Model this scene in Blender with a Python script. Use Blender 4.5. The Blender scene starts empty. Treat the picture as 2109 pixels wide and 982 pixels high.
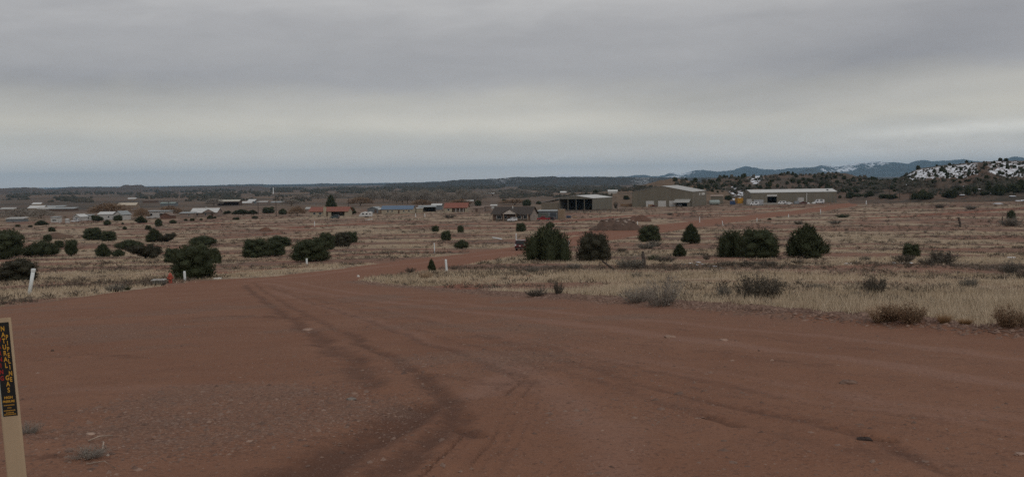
import bpy, math, random
import numpy as np
from mathutils import Vector, Matrix

S = bpy.context.scene
COL = S.collection
R = math.radians
rng = np.random.default_rng(7)
random.seed(7)

# ------------------------------------------------------------------ camera
FPX, CX, CY = 2000.0, 1054.5, 491.0          # focal length in photo pixels, picture centre
PITCH = math.atan(119.0 / FPX)
ROLL = R(0.8)
EYE = np.array([0.0, 0.0, 1.7])
_F = np.array([0, math.cos(PITCH), -math.sin(PITCH)])
_U0 = np.array([0, math.sin(PITCH), math.cos(PITCH)])
_R0 = np.array([1.0, 0, 0])
_R = math.cos(ROLL) * _R0 - math.sin(ROLL) * _U0
_U = math.sin(ROLL) * _R0 + math.cos(ROLL) * _U0
cam = bpy.data.cameras.new("camera")
cam.sensor_fit = 'HORIZONTAL'
cam.angle_x = 2 * math.atan(CX / FPX)
cam.clip_start = 0.1
cam.clip_end = 120000
camo = bpy.data.objects.new("camera", cam)
COL.objects.link(camo)
camo.matrix_world = Matrix(((_R[0], _U[0], -_F[0], EYE[0]), (_R[1], _U[1], -_F[1], EYE[1]),
                            (_R[2], _U[2], -_F[2], EYE[2]), (0, 0, 0, 1)))
S.camera = camo

# ------------------------------------------------------------------ exposure, sampling
S.view_settings.view_transform = 'Standard'
S.view_settings.look = 'None'
S.view_settings.exposure = 0.0
S.view_settings.gamma = 1.0
S.view_settings.use_curve_mapping = False
S.cycles.use_adaptive_sampling = False
S.cycles.max_bounces = 5
S.cycles.diffuse_bounces = 2
S.cycles.glossy_bounces = 2
S.cycles.volume_bounces = 1
S.cycles.use_denoising = False
S.cycles.caustics_reflective = False
S.cycles.caustics_refractive = False

# ------------------------------------------------------------------ tiny node language
class X:
    """a socket that can be combined with + - * / and functions"""
    def __init__(s, nt, sock): s.nt, s.s = nt, sock
    def op(s, o, b=None, c=None, clamp=False):
        n = s.nt.nodes.new('ShaderNodeMath'); n.operation = o; n.use_clamp = clamp
        for i, v in enumerate((s, b, c)):
            if v is None: continue
            if isinstance(v, X): s.nt.links.new(v.s, n.inputs[i])
            else: n.inputs[i].default_value = v
        return X(s.nt, n.outputs[0])
    def __add__(s, b): return s.op('ADD', b)
    __radd__ = __add__
    def __sub__(s, b): return s.op('SUBTRACT', b)
    def __rsub__(s, b): return (s * -1.0) + b
    def __mul__(s, b): return s.op('MULTIPLY', b)
    __rmul__ = __mul__
    def __truediv__(s, b): return s.op('DIVIDE', b)
    def exp(s): return s.op('EXPONENT')
    def clamp(s): return s.op('ADD', 0.0, clamp=True)
    def step(s, a, b):
        n = s.nt.nodes.new('ShaderNodeMapRange'); n.interpolation_type = 'SMOOTHSTEP'
        s.nt.links.new(s.s, n.inputs[0]); n.inputs[1].default_value = a; n.inputs[2].default_value = b
        return X(s.nt, n.outputs[0])

def noise(nt, vec, scale, detail=4, rough=0.55, dist=0.0):
    n = nt.nodes.new('ShaderNodeTexNoise'); n.inputs['Scale'].default_value = scale
    n.inputs['Detail'].default_value = detail; n.inputs['Roughness'].default_value = rough
    n.inputs['Distortion'].default_value = dist
    nt.links.new(vec.s if isinstance(vec, X) else vec, n.inputs['Vector'])
    return X(nt, n.outputs['Fac'])
def mixc(nt, f, a, b, mode='MIX'):
    n = nt.nodes.new('ShaderNodeMix'); n.data_type = 'RGBA'; n.blend_type = mode
    for i, v in ((0, f), (6, a), (7, b)):
        if isinstance(v, X): nt.links.new(v.s, n.inputs[i])
        elif isinstance(v, (int, float)): n.inputs[i].default_value = v
        else: n.inputs[i].default_value = (*v, 1.0)
    return X(nt, n.outputs[2])
def ramp(nt, f, stops, interp='LINEAR'):
    n = nt.nodes.new('ShaderNodeValToRGB'); cr = n.color_ramp; cr.interpolation = interp
    while len(cr.elements) < len(stops): cr.elements.new(0.5)
    for e, (p, c) in zip(cr.elements, stops):
        e.position = p; e.color = (*c, 1) if len(c) == 3 else c
    nt.links.new(f.s, n.inputs[0]); return X(nt, n.outputs[0])
def comb(nt, x, y, z=0.0):
    n = nt.nodes.new('ShaderNodeCombineXYZ')
    for i, v in enumerate((x, y, z)):
        if isinstance(v, X): nt.links.new(v.s, n.inputs[i])
        else: n.inputs[i].default_value = v
    return X(nt, n.outputs[0])

# ------------------------------------------------------------------ sky: overcast cloud deck over a Nishita sky
SUN_EL, SUN_AZ = R(38), R(150)               # sun behind the cloud, high behind the camera's right shoulder
W = bpy.data.worlds.new("World"); S.world = W; W.use_nodes = True
nt = W.node_tree; nt.nodes.clear()
def srgb(*c): return tuple(((v / 255 + 0.055) / 1.055) ** 2.4 if v > 10 else v / 255 / 12.92 for v in c)
tc = nt.nodes.new('ShaderNodeTexCoord')
sep = nt.nodes.new('ShaderNodeSeparateXYZ'); nt.links.new(tc.outputs['Generated'], sep.inputs[0])
dx, dy, dz = (X(nt, sep.outputs[i]) for i in range(3))
A = dx.op('ARCTAN2', dy) * 57.2958           # degrees from straight ahead
E = dz.op('MAXIMUM', -0.2).op('ARCSINE') * 57.2958
def gauss(a0, e0, sa, se, tilt=0.0):
    da = (A - a0); de = (E - e0 - da * tilt)
    return (((da / sa) * (da / sa) + (de / se) * (de / se)) * -1.0).exp()
n_big = noise(nt, comb(nt, A * 0.065, E * 0.19, 3.1), 1.0, 4, 0.5, 0.6)
n_mid = noise(nt, comb(nt, A * 0.16, E * 0.75, 9.0), 1.0, 5, 0.55, 0.5)
n_fine = noise(nt, comb(nt, A * 0.55, E * 1.9, 1.0), 1.0, 6, 0.6, 0.3)
Ew = E + (n_big - 0.5) * (E * 0.6).op('MINIMUM', 4.4) + (n_mid - 0.5) * (E * 0.22).op('MINIMUM', 0.9)
c1 = ramp(nt, Ew / 15.0, [(0.0, srgb(234, 225, 215)), (0.085, srgb(211, 208, 202)), (0.15, srgb(199, 198, 192)),
                          (0.22, srgb(207, 204, 194)), (0.30, srgb(195, 193, 186)), (0.42, srgb(171, 171, 173)),
                          (0.55, srgb(172, 172, 174)), (0.75, srgb(193, 193, 193)), (1.0, srgb(196, 196, 196))], 'EASE')
hi = E.step(14, 50)
c2 = mixc(nt, hi, c1, srgb(183, 184, 187))
sub = None
mult = (n_fine - 0.5) * 0.09 + (n_mid - 0.5) * 0.20 + 1.0
dark = gauss(20, 6.0, 8.5, 1.8, 0.16) * 0.25 + gauss(-23, 5.3, 10, 1.1, 0.02) * 0.23 + gauss(16, 3.6, 8, 0.9) * 0.06 + gauss(28, 9.4, 7, 2.2) * 0.12 \
    + gauss(-5, 7.0, 9, 0.9, 0.08) * 0.06 + gauss(8, 4.9, 6, 0.8, -0.1) * 0.06
bright = gauss(-3, 3.6, 10, 0.75) * 0.08 - gauss(-27, 3.4, 7, 1.0) * 0.06 + gauss(25, 2.45, 5.5, 0.36, 0.03) * (n_fine * 0.9 + 0.5) * 0.36 + gauss(21, 1.6, 13, 1.3) * 0.07 + gauss(2, 3.0, 8, 0.7) * 0.05 \
    + gauss(19, 4.2, 9, 0.9, 0.12) * 0.05
mult = mult - dark + bright
# the small things: a dark lens of cloud, low puffs along the horizon, a grey bank over the far mountains
puffn = noise(nt, comb(nt, A * 0.9, E * 2.2, 5.0), 1.0, 5, 0.6)
lens = gauss(-14.6, 2.52, 1.1, 0.14) * puffn.step(0.36, 0.62)
lens2 = gauss(-19.3, 2.4, 0.6, 0.12) * puffn.step(0.4, 0.65)
mult = mult - lens * 0.15 - lens2 * 0.07
puff = ((gauss(2.9, 1.2, 1.4, 0.30) * 0.9 + gauss(-1.2, 1.1, 2.4, 0.2) * 0.7 + gauss(-18.9, 1.35, 0.4, 0.12) + gauss(-17.7, 1.75, 0.5, 0.08) * 0.6)
        * puffn.step(0.46, 0.66))
mult = mult + puff * 0.13
bank = gauss(22, 1.35, 11, 0.55, 0.02) * n_fine.step(0.35, 0.7)
mult = mult + bank * 0.05 - gauss(23, 1.75, 9, 0.3, 0.03) * (1.0 - n_fine).step(0.35, 0.7) * 0.06
purple = mixc(nt, (dark * 2.2).clamp(), (1, 1, 1), (0.98, 0.99, 1.06))
cloud = mixc(nt, 1.0, mixc(nt, 1.0, c2, (1.02, 0.995, 0.975), 'MULTIPLY'), purple, 'MULTIPLY')
vm = nt.nodes.new('ShaderNodeVectorMath'); vm.operation = 'SCALE'
nt.links.new(cloud.s, vm.inputs[0]); nt.links.new((mult * 9.6).s, vm.inputs['Scale'])
sky = nt.nodes.new('ShaderNodeTexSky'); sky.sky_type = 'NISHITA'; sky.sun_disc = False
sky.sun_elevation = SUN_EL; sky.sun_rotation = SUN_AZ
fin = mixc(nt, 0.95, X(nt, sky.outputs[0]), X(nt, vm.outputs[0]))
bg = nt.nodes.new('ShaderNodeBackground'); bg.inputs[1].default_value = 0.1
nt.links.new(fin.s, bg.inputs[0])
wo = nt.nodes.new('ShaderNodeOutputWorld'); nt.links.new(bg.outputs[0], wo.inputs[0])

sl = bpy.data.lights.new("sun", 'SUN'); sl.energy = 0.6; sl.angle = R(25); sl.color = (1.0, 0.96, 0.9)
so = bpy.data.objects.new("sun", sl); COL.objects.link(so)
sdir = Vector((math.sin(SUN_AZ) * math.cos(SUN_EL), math.cos(SUN_AZ) * math.cos(SUN_EL), math.sin(SUN_EL)))
so.rotation_euler = sdir.to_track_quat('Z', 'Y').to_euler()

# ------------------------------------------------------------------ numpy noise
def _hash(ix, iy, seed):
    h = (ix.astype(np.int64) * 374761393 + iy.astype(np.int64) * 668265263 + seed * 144269) & 0xFFFFFFFF
    h = ((h ^ (h >> 13)) * 1274126177) & 0xFFFFFFFF
    return ((h ^ (h >> 16)) & 0xFFFF) / 65535.0
def vnoise(x, y, seed=0):
    ix, iy = np.floor(x), np.floor(y); fx, fy = x - ix, y - iy
    fx = fx * fx * (3 - 2 * fx); fy = fy * fy * (3 - 2 * fy)
    a, b = _hash(ix, iy, seed), _hash(ix + 1, iy, seed)
    c, d = _hash(ix, iy + 1, seed), _hash(ix + 1, iy + 1, seed)
    return a + (b - a) * fx + (c - a) * fy + (a - b - c + d) * fx * fy
def fbm(x, y, seed=0, octv=4, gain=0.5):
    x, y = np.asarray(x, float), np.asarray(y, float)
    s, a, t = 0, 1.0, 0
    for o in range(octv):
        s = s + a * vnoise(x * 2 ** o + o * 17.3, y * 2 ** o - o * 9.1, seed + o); t += a; a *= gain
    return s / t
def sstep(x, a, b):
    t = np.clip((np.asarray(x, float) - a) / (b - a), 0, 1); return t * t * (3 - 2 * t)

# ------------------------------------------------------------------ terrain function
_pr = np.array([0, 5, 10, 20, 30, 45, 60, 80, 100, 130, 165, 220, 300, 400, 550, 800, 1200, 2000, 4000, 10000, 45000, 120000], float)
_pd = np.array([1.66, 1.7, 2.0, 2.9, 3.8, 5.0, 6.0, 7.3, 8.4, 10, 11.8, 13.6, 15.2, 16.8, 18.4, 20.2, 22, 24, 26, 28, 30, 30], float)
_lt = np.linspace(math.log(1.5), math.log(120000), 900)
_tab = np.interp(np.exp(_lt), _pr, _pd)
_k = np.hanning(31); _k /= _k.sum()
_tab = np.convolve(np.pad(_tab, 15, mode='edge'), _k, mode='valid')
def ground0(x, y):
    x, y = np.asarray(x, float), np.asarray(y, float)
    r = np.hypot(x, y); rr = np.maximum(r, 1.5)
    z = 1.7 - np.interp(np.log(rr), _lt, _tab)
    az = np.arctan2(x, np.maximum(y, 1e-6))
    lift = sstep(az, 0.16, 0.46) * sstep(r, 300, 700) * (1 - sstep(r, 3000, 9000)) * (y > 0)
    z = z + lift * 2.2
    fade = sstep(r, 14, 60)
    z = z + fade * ((fbm(x / 60, y / 60, 11, 3) - 0.5) * 0.8 + (fbm(x / 14, y / 14, 12, 3) - 0.5) * 0.34)
    z = z + sstep(r, 250, 900) * (fbm(x / 300, y / 300, 13, 3) - 0.5) * 2.6
    z = z + sstep(r, 2500, 8000) * (fbm(x / 2500, y / 2500, 14, 3) - 0.5) * 9
    return z
def rays(px, py):
    px, py = np.asarray(px, float), np.asarray(py, float)
    d = ((px - CX)[..., None] * _R + (CY - py)[..., None] * _U + FPX * _F) / FPX
    return d                                      # forward depth per unit parameter
_tt = np.exp(np.linspace(math.log(2.0), math.log(60000), 4000))
def at(px, py, height=ground0):
    """the ground point that the picture point (px, py) looks at"""
    d = rays(px, py)
    x, y, z = d[0] * _tt, d[1] * _tt, EYE[2] + d[2] * _tt
    below = np.nonzero(z < height(x, y))[0]
    k = below[0] if len(below) else len(_tt) - 1
    lo, hi_ = _tt[max(k - 1, 0)], _tt[k]
    for _ in range(30):
        m = (lo + hi_) / 2
        if EYE[2] + d[2] * m < float(height(d[0] * m, d[1] * m)): hi_ = m
        else: lo = m
    p = d * hi_ + EYE
    p[2] = float(height(p[0], p[1]))
    return p, hi_
def azpx(px):                                     # azimuth of a picture column at the horizon
    d = rays(px, np.full_like(np.asarray(px, float), 372.0)); return np.arctan2(d[..., 0], d[..., 1])

# ------------------------------------------------------------------ mesh helpers
def tri_mesh(name, V, F, mats=(), smooth=False, attrs=None, fm=None):
    V = np.asarray(V, np.float32); F = np.asarray(F, np.int32); n = F.shape[1]
    me = bpy.data.meshes.new(name)
    me.vertices.add(len(V)); me.vertices.foreach_set('co', V.ravel())
    me.loops.add(F.size); me.loops.foreach_set('vertex_index', F.ravel())
    me.polygons.add(len(F)); me.polygons.foreach_set('loop_start', np.arange(0, F.size, n, dtype=np.int32))
    if fm is not None: me.polygons.foreach_set('material_index', np.asarray(fm, np.int32))
    me.polygons.foreach_set('use_smooth', np.full(len(F), bool(smooth)))
    for k, v in (attrs or {}).items():
        a = me.attributes.new(k, 'FLOAT', 'POINT'); a.data.foreach_set('value', np.asarray(v, np.float32))
    for m in mats: me.materials.append(m)
    me.update(); me.validate()
    return me
def link(name, me, parent=None, loc=None, rz=None):
    o = bpy.data.objects.new(name, me); COL.objects.link(o)
    if parent is not None: o.parent = parent
    if loc is not None: o.location = loc
    if rz is not None: o.rotation_euler[2] = rz
    return o
def tag(o, label=None, cat=None, group=None, kind=None):
    for k, v in (('label', label), ('category', cat), ('group', group), ('kind', kind)):
        if v: o[k] = v
    return o
def empty(name, loc, rz=0, label=None, cat=None, group=None):
    o = link(name, None, None, loc, rz); o.empty_display_size = 0.5
    return tag(o, label, cat, group)

class MB:
    """collects boxes, prisms and tubes, then links them as one mesh object"""
    def __init__(s): s.v, s.f, s.m = [], [], []
    def poly(s, pts, faces, mi=0):
        b = len(s.v); s.v += [tuple(p) for p in pts]
        for f in faces: s.f.append([b + i for i in f]); s.m.append(mi)
        return s
    def box(s, x0, x1, y0, y1, z0, z1, mi=0, M=None):
        p = [(x, y, z) for z in (z0, z1) for x, y in ((x0, y0), (x1, y0), (x1, y1), (x0, y1))]
        if M is not None: p = [tuple(M @ Vector(q)) for q in p]
        return s.poly(p, [(3, 2, 1, 0), (4, 5, 6, 7), (0, 1, 5, 4), (1, 2, 6, 5), (2, 3, 7, 6), (3, 0, 4, 7)], mi)
    def prism(s, prof, y0, y1, axis='y', mi=0):
        """profile in (a, z) extruded along the axis"""
        n = len(prof)
        if axis == 'y': p = [(a, y0, z) for a, z in prof] + [(a, y1, z) for a, z in prof]
        else: p = [(y0, a, z) for a, z in prof] + [(y1, a, z) for a, z in prof]
        fs = [tuple(range(n)), tuple(range(2 * n - 1, n - 1, -1))] + [((i + 1) % n, i, n + i, n + (i + 1) % n) for i in range(n)]
        return s.poly(p, fs, mi)
    def tube(s, pts, rad, n=8, mi=0, cap=True):
        pts = [Vector(p) for p in pts]; rad = rad if isinstance(rad, (list, tuple)) else [rad] * len(pts)
        b = len(s.v)
        for i, p in enumerate(pts):
            t = (pts[min(i + 1, len(pts) - 1)] - pts[max(i - 1, 0)]).normalized()
            u = t.orthogonal().normalized() if abs(t.z) < .99 else Vector((1, 0, 0)); w = t.cross(u)
            for k in range(n):
                a = 2 * math.pi * k / n; s.v.append(tuple(p + (u * math.cos(a) + w * math.sin(a)) * rad[i]))
        for i in range(len(pts) - 1):
            for k in range(n):
                s.f.append([b + i * n + k, b + i * n + (k + 1) % n, b + (i + 1) * n + (k + 1) % n, b + (i + 1) * n + k]); s.m.append(mi)
        if cap:
            s.f.append([b + k for k in range(n)][::-1]); s.m.append(mi)
            s.f.append([b + (len(pts) - 1) * n + k for k in range(n)]); s.m.append(mi)
        return s
    def mesh(s, name, mats, smooth=False, bevel=0):
        me = bpy.data.meshes.new(name); me.from_pydata(s.v, [], s.f)
        for m in (mats if isinstance(mats, (list, tuple)) else [mats]): me.materials.append(m)
        me.polygons.foreach_set('material_index', s.m)
        me.polygons.foreach_set('use_smooth', [smooth] * len(s.f))
        import bmesh
        bm = bmesh.new(); bm.from_mesh(me); bmesh.ops.recalc_face_normals(bm, faces=bm.faces)
        if bevel: bmesh.ops.bevel(bm, geom=[e for e in bm.edges], offset=bevel, segments=2, affect='EDGES', clamp_overlap=True)
        bm.to_mesh(me); bm.free(); me.update(); return me
    def build(s, name, mats, parent=None, loc=None, rz=None, smooth=False, bevel=0):
        return link(name, s.mesh(name, mats, smooth, bevel), parent, loc, rz)

# ------------------------------------------------------------------ materials
MATS = {}
def mat(name, col, rough=0.8, var=0.18, scale=1.5, bump=0.0, metal=0.0, spec=0.3, dirt=None, streak=False, tint=None):
    if name in MATS: return MATS[name]
    m = bpy.data.materials.new(name); m.use_nodes = True; t = m.node_tree
    bs = t.nodes['Principled BSDF']
    bs.inputs['Roughness'].default_value = rough; bs.inputs['Metallic'].default_value = metal
    bs.inputs['Specular IOR Level'].default_value = spec
    g = t.nodes.new('ShaderNodeTexCoord'); v = X(t, g.outputs['Object'])
    if streak:
        mp = t.nodes.new('ShaderNodeMapping'); mp.inputs['Scale'].default_value = (1, 1, 0.12)
        t.links.new(v.s, mp.inputs[0]); v = X(t, mp.outputs[0])
    n = noise(t, v, scale, 5, 0.6)
    lo = tuple(c * (1 - var) for c in col); hi_ = tuple(min(1, c * (1 + var)) for c in col)
    c = mixc(t, n.step(0.25, 0.75), lo, hi_)
    if dirt:
        n2 = noise(t, v, scale * 0.45, 4, 0.6); c = mixc(t, n2.step(0.5, 0.75) * 0.6, c, dirt)
    if tint:                                     # per-piece colour difference, kept in the mesh
        a = t.nodes.new('ShaderNodeAttribute'); a.attribute_name = 'tint'
        c = mixc(t, X(t, a.outputs['Fac']), c, tint)
    t.links.new(c.s, bs.inputs['Base Color'])
    if bump:
        b = t.nodes.new('ShaderNodeBump'); b.inputs['Strength'].default_value = 0.6; b.inputs['Distance'].default_value = bump
        t.links.new(noise(t, v, scale * 6, 4, 0.6).s, b.inputs['Height']); t.links.new(b.outputs[0], bs.inputs['Normal'])
    MATS[name] = m; return m

def attr(t, name):
    a = t.nodes.new('ShaderNodeAttribute'); a.attribute_name = name; return X(t, a.outputs['Fac'])

# ground: red dirt pull-out and road, dry grass and scrub beyond
def ground_material():
    m = bpy.data.materials.new('ground'); m.use_nodes = True; t = m.node_tree
    bs = t.nodes['Principled BSDF']; bs.inputs['Roughness'].default_value = 0.95; bs.inputs['Specular IOR Level'].default_value = 0.12
    g = t.nodes.new('ShaderNodeNewGeometry'); P = X(t, g.outputs['Position'])
    dirt, rut, grass, red, worn, gvl, dist = (attr(t, k) for k in ('dirt', 'rut', 'grass', 'red', 'worn', 'gravel', 'far'))
    n60, n12, n3, n06 = noise(t, P, 0.018, 4), noise(t, P, 0.09, 5), noise(t, P, 0.4, 5, 0.6), noise(t, P, 2.0, 5, 0.62)
    n01, n002 = noise(t, P, 11.0, 4, 0.65), noise(t, P, 55.0, 3, 0.7)
    edge = (dirt + (n06 - 0.5) * 0.7 + (n3 - 0.5) * 0.4).step(0.35, 0.65)
    # compacted red dirt
    ln = t.nodes.new('ShaderNodeVectorMath'); ln.operation = 'LENGTH'; t.links.new(P.s, ln.inputs[0]); far_d = X(t, ln.outputs['Value']).step(45, 110)
    d = mixc(t, (n3 * 0.6 + n12 * 0.4).step(0.32, 0.68), (0.222, 0.107, 0.066), (0.268, 0.140, 0.090))
    d = mixc(t, n06.step(0.3, 0.7) * 0.35, d, (0.185, 0.090, 0.058))
    d = mixc(t, (far_d * (n12 * .8 + .3)).clamp() * 0.7, d, (0.240, 0.106, 0.068))
    d = mixc(t, (worn + (n06 - 0.5) * 0.7 + (n3 - 0.5) * 0.8).step(0.35, 0.9) * 0.55, d, (0.29, 0.165, 0.122))
    d = mixc(t, (rut + (n06 - 0.5) * 0.8 + (n01 - 0.5) * 0.7).step(0.18, 0.85) * 0.85, d, (0.108, 0.055, 0.038))
    d = mixc(t, (gvl + (n3 - 0.5) * 0.6 + (n01 - 0.5) * 0.8 + (n06 - 0.5) * 0.6).step(0.4, 1.0) * 0.6, d, (0.205, 0.126, 0.090))
    n25 = noise(t, P, 26.0, 3, 0.6)
    spk = (gvl * 0.10 + n06 * 0.16)
    d = mixc(t, (n002 + spk).step(0.66, 0.80) * 0.55, d, (0.37, 0.265, 0.21))
    d = mixc(t, (n25 + spk).step(0.63, 0.74) * 0.55, d, (0.120, 0.066, 0.048))
    d = mixc(t, (n01 * 0.75 + n3 * 0.25).step(0.55, 0.68) * 0.5, d, (0.145, 0.080, 0.058))
    # open field
    soil = mixc(t, n12.step(0.35, 0.65), (0.232, 0.122, 0.084), (0.200, 0.126, 0.092))
    straw = mixc(t, n3.step(0.3, 0.7), (0.390, 0.300, 0.210), (0.290, 0.215, 0.148))
    f = mixc(t, (grass + (n3 - 0.5) * 0.9 + (n06 - 0.5) * 0.4).step(0.3, 0.75), soil, straw)
    f = mixc(t, (n12 * 0.5 + n3 * 0.5 + (n06 - 0.5) * 0.4).step(0.52, 0.62) * 0.8, f, (0.095, 0.078, 0.064))
    f = mixc(t, (red + (n3 - 0.5) * 0.5 + (n12 - 0.5) * 0.4).step(0.35, 0.7), f, (0.235, 0.102, 0.068))
    # the valley floor far off: brown brush, dark belts of low trees
    farn, farm = noise(t, P, 0.012, 5, 0.65), noise(t, P, 0.0026, 4, 0.55)
    fc = mixc(t, farn.step(0.38, 0.62), (0.115, 0.080, 0.060), (0.200, 0.140, 0.098))
    fc = mixc(t, (farm * 0.6 + farn * 0.4).step(0.46, 0.58) * 0.85, fc, (0.050, 0.047, 0.040))
    f = mixc(t, dist, f, fc)
    c = mixc(t, edge, f, d)
    t.links.new(c.s, bs.inputs['Base Color'])
    h = n01 * 0.035 + n25 * 0.022 + n002 * 0.012 + n06 * 0.07
    b = t.nodes.new('ShaderNodeBump'); b.inputs['Strength'].default_value = 0.75; b.inputs['Distance'].default_value = 1.0
    t.links.new(h.s, b.inputs['Height']); t.links.new(b.outputs[0], bs.inputs['Normal'])
    return m

# ------------------------------------------------------------------ the ground sheet
def poly_dist(x, y, poly):
    """signed distance to a closed polygon (positive inside)"""
    poly = np.asarray(poly); d = np.full(x.shape, 1e9); ins = np.zeros(x.shape, bool)
    for i in range(len(poly)):
        a, b = poly[i], poly[(i + 1) % len(poly)]
        e = b - a; w0, w1 = x - a[0], y - a[1]
        tt = np.clip((w0 * e[0] + w1 * e[1]) / max(e @ e, 1e-9), 0, 1)
        d = np.minimum(d, (w0 - e[0] * tt) ** 2 + (w1 - e[1] * tt) ** 2)
        c = (a[1] > y) != (b[1] > y)
        with np.errstate(divide='ignore', invalid='ignore'):
            xi = a[0] + (y - a[1]) * e[0] / (e[1] if e[1] else 1e-12)
        ins ^= c & (x < xi)
    d = np.sqrt(d); return np.where(ins, d, -d)
def line_dist(x, y, pl):
    pl = np.asarray(pl); d = np.full(x.shape, 1e9)
    for a, b in zip(pl[:-1], pl[1:]):
        e = b - a; w0, w1 = x - a[0], y - a[1]
        tt = np.clip((w0 * e[0] + w1 * e[1]) / max(e @ e, 1e-9), 0, 1)
        d = np.minimum(d, (w0 - e[0] * tt) ** 2 + (w1 - e[1] * tt) ** 2)
    return np.sqrt(d)
def wpts(lst): return np.array([at(a, b)[0][:2] for a, b in lst])
def smooth_line(P, k=2):
    for _ in range(k):
        Q = [P[0]]
        for a, b in zip(P[:-1], P[1:]): Q += [a * .75 + b * .25, a * .25 + b * .75]
        P = np.array(Q + [P[-1]])
    return P
_upper = [(-500, 672), (0, 632), (100, 622), (200, 606), (300, 593), (400, 579), (470, 573), (540, 570), (600, 563), (700, 553), (800, 540),
          (900, 528), (1000, 516), (1062, 507), (1180, 487), (1300, 468), (1400, 458), (1500, 447), (1600, 436), (1700, 425), (1765, 415)]
_lower = [(1765, 424), (1700, 434), (1600, 446), (1500, 459), (1400, 473), (1300, 487), (1200, 503), (1100, 520), (1060, 527), (1000, 538), (930, 548),
          (850, 561), (770, 572), (735, 578), (800, 586), (900, 594), (1000, 602), (1150, 613), (1300, 624), (1500, 640), (1700, 657), (1900, 674), (2109, 692), (2600, 745)]
DIRT = np.vstack([wpts(_upper), wpts(_lower), [[60, -10], [40, -60], [-60, -60], [-60, -5]]])
EDGE = smooth_line(wpts(_lower[13:]))
RUTS = [(smooth_line(wpts(p)), w, k) for p, w, k in [
    ([(522, 580), (560, 610), (640, 652), (720, 692)], 0.19, 0.52), ([(720, 692), (800, 738), (875, 775)], .18, .6), ([(875, 775), (915, 815), (928, 850), (925, 880)], 0.20, 0.68),
    ([(505, 585), (590, 650), (680, 715), (750, 770), (770, 800)], 0.26, 0.62),
    ([(600, 1000), (700, 935), (790, 880), (860, 840)], 0.34, 0.85),
    ([(760, 1000), (850, 930), (960, 868)], 0.20, 0.62), ([(945, 885), (985, 905)], 0.12, 0.7), ([(800, 860), (850, 850)], 0.2, 0.6),
    ([(1300, 795), (1420, 815), (1560, 850), (1700, 885), (1790, 908), (1880, 950), (1960, 990)], 0.13, 0.55),
    ([(1760, 900), (1800, 906)], 0.10, 1.0),
    ([(560, 590), (700, 640), (860, 700), (1000, 752), (1100, 790)], 0.16, 0.5),
    ([(990, 690), (1150, 740), (1300, 790)], 0.2, 0.45), ([(900, 770), (1000, 790), (1110, 800)], 0.2, 0.4),
    ([(120, 735), (200, 728), (300, 742)], 0.25, 0.45), ([(400, 655), (520, 650), (640, 660)], 0.5, 0.5), ([(150, 900), (260, 880), (420, 880)], 0.2, 0.45),
    ([(1100, 690), (1500, 730), (2109, 830), (2300, 870)], 0.22, 0.35), ([(1200, 660), (1600, 700), (2200, 775)], 0.25, 0.35),
    ([(1450, 860), (1500, 875)], 0.15, 0.7), ([(100, 945), (170, 940)], 0.16, 0.7), ([(60, 905), (110, 895)], 0.12, 0.6),
    ([(0, 632), (100, 622), (200, 606), (300, 593)], 0.25, 0.6)]]
FAN = []
for k in range(7):                               # the fan of tread marks that swings down through the middle
    FAN.append((smooth_line(wpts([(740 + 44 * k, 1010), (860 + 36 * k, 925), (960 + 25 * k, 855), (1050 + 13 * k, 785), (1110 + 4 * k, 745)])), 0.022, (.5, .35, .6, .3, .55, .4, .3)[k]))
WORN = [(smooth_line(wpts(p)), w, k) for p, w, k in [
    ([(540, 580), (640, 600), (800, 622), (1000, 645), (1300, 680), (1700, 735), (2200, 810)], 0.45, 0.9),
    ([(560, 575), (700, 598), (900, 622), (1300, 655), (1700, 695), (2200, 750)], 0.4, 0.8),
    ([(560, 598), (700, 640), (850, 690), (1000, 740), (1150, 800), (1250, 900), (1300, 1000)], 0.4, 0.7),
    ([(520, 575), (700, 557), (900, 535), (1060, 515), (1300, 478), (1700, 430)], 1.0, 0.9),
    ([(1000, 820), (1080, 760)], 0.3, 0.9), ([(150, 800), (420, 790), (560, 800)], 0.6, 0.6), ([(100, 690), (300, 690), (480, 720)], 0.8, 0.4)]]
REDS = [(smooth_line(wpts(p)), w) for p, w in [
    ([(-200, 596), (0, 586), (150, 581), (330, 572), (480, 560), (640, 548)], 1.6), ([(600, 470), (690, 463), (800, 459)], 6), ([(840, 466), (960, 461), (1110, 459), (1180, 455), (1300, 444)], 5),
    ([(1320, 446), (1400, 440), (1600, 432), (1740, 419)], 5), ([(1100, 494), (1200, 478), (1290, 470)], 5), ([(1760, 418), (1900, 412), (2109, 404), (2300, 398)], 9),
    ([(1200, 432), (1330, 430), (1480, 428), (1640, 424), (1720, 416)], 6), ([(1780, 450), (1950, 440), (2150, 425)], 5), ([(530, 484), (570, 481)], 4),
    ([(1180, 560), (900, 590)], 0.5), ([(930, 600), (960, 585)], 1.0), ([(380, 465), (480, 459)], 4), ([(300, 415), (620, 407)], 25), ([(170, 417), (60, 419)], 25), ([(640, 393), (300, 396), (380, 396)], 120)]]
azs = np.concatenate([np.radians(np.arange(-34, 34.01, 0.125)), np.radians(np.arange(36, 326, 3.0))])
rad = np.concatenate([[0.6, 1.2, 1.8, 2.4, 3.0, 3.5], np.exp(np.arange(math.log(4.0), math.log(60000), 0.0115))])
na, nr = len(azs), len(rad)
RR, AA = np.meshgrid(rad, azs, indexing='ij')
gx, gy = RR * np.sin(AA), RR * np.cos(AA)
gz = ground0(gx, gy)
m_ = RR < 1100
sx, sy = gx[m_], gy[m_]
sd = poly_dist(sx, sy, DIRT)
sr = np.hypot(sx, sy)
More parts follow.
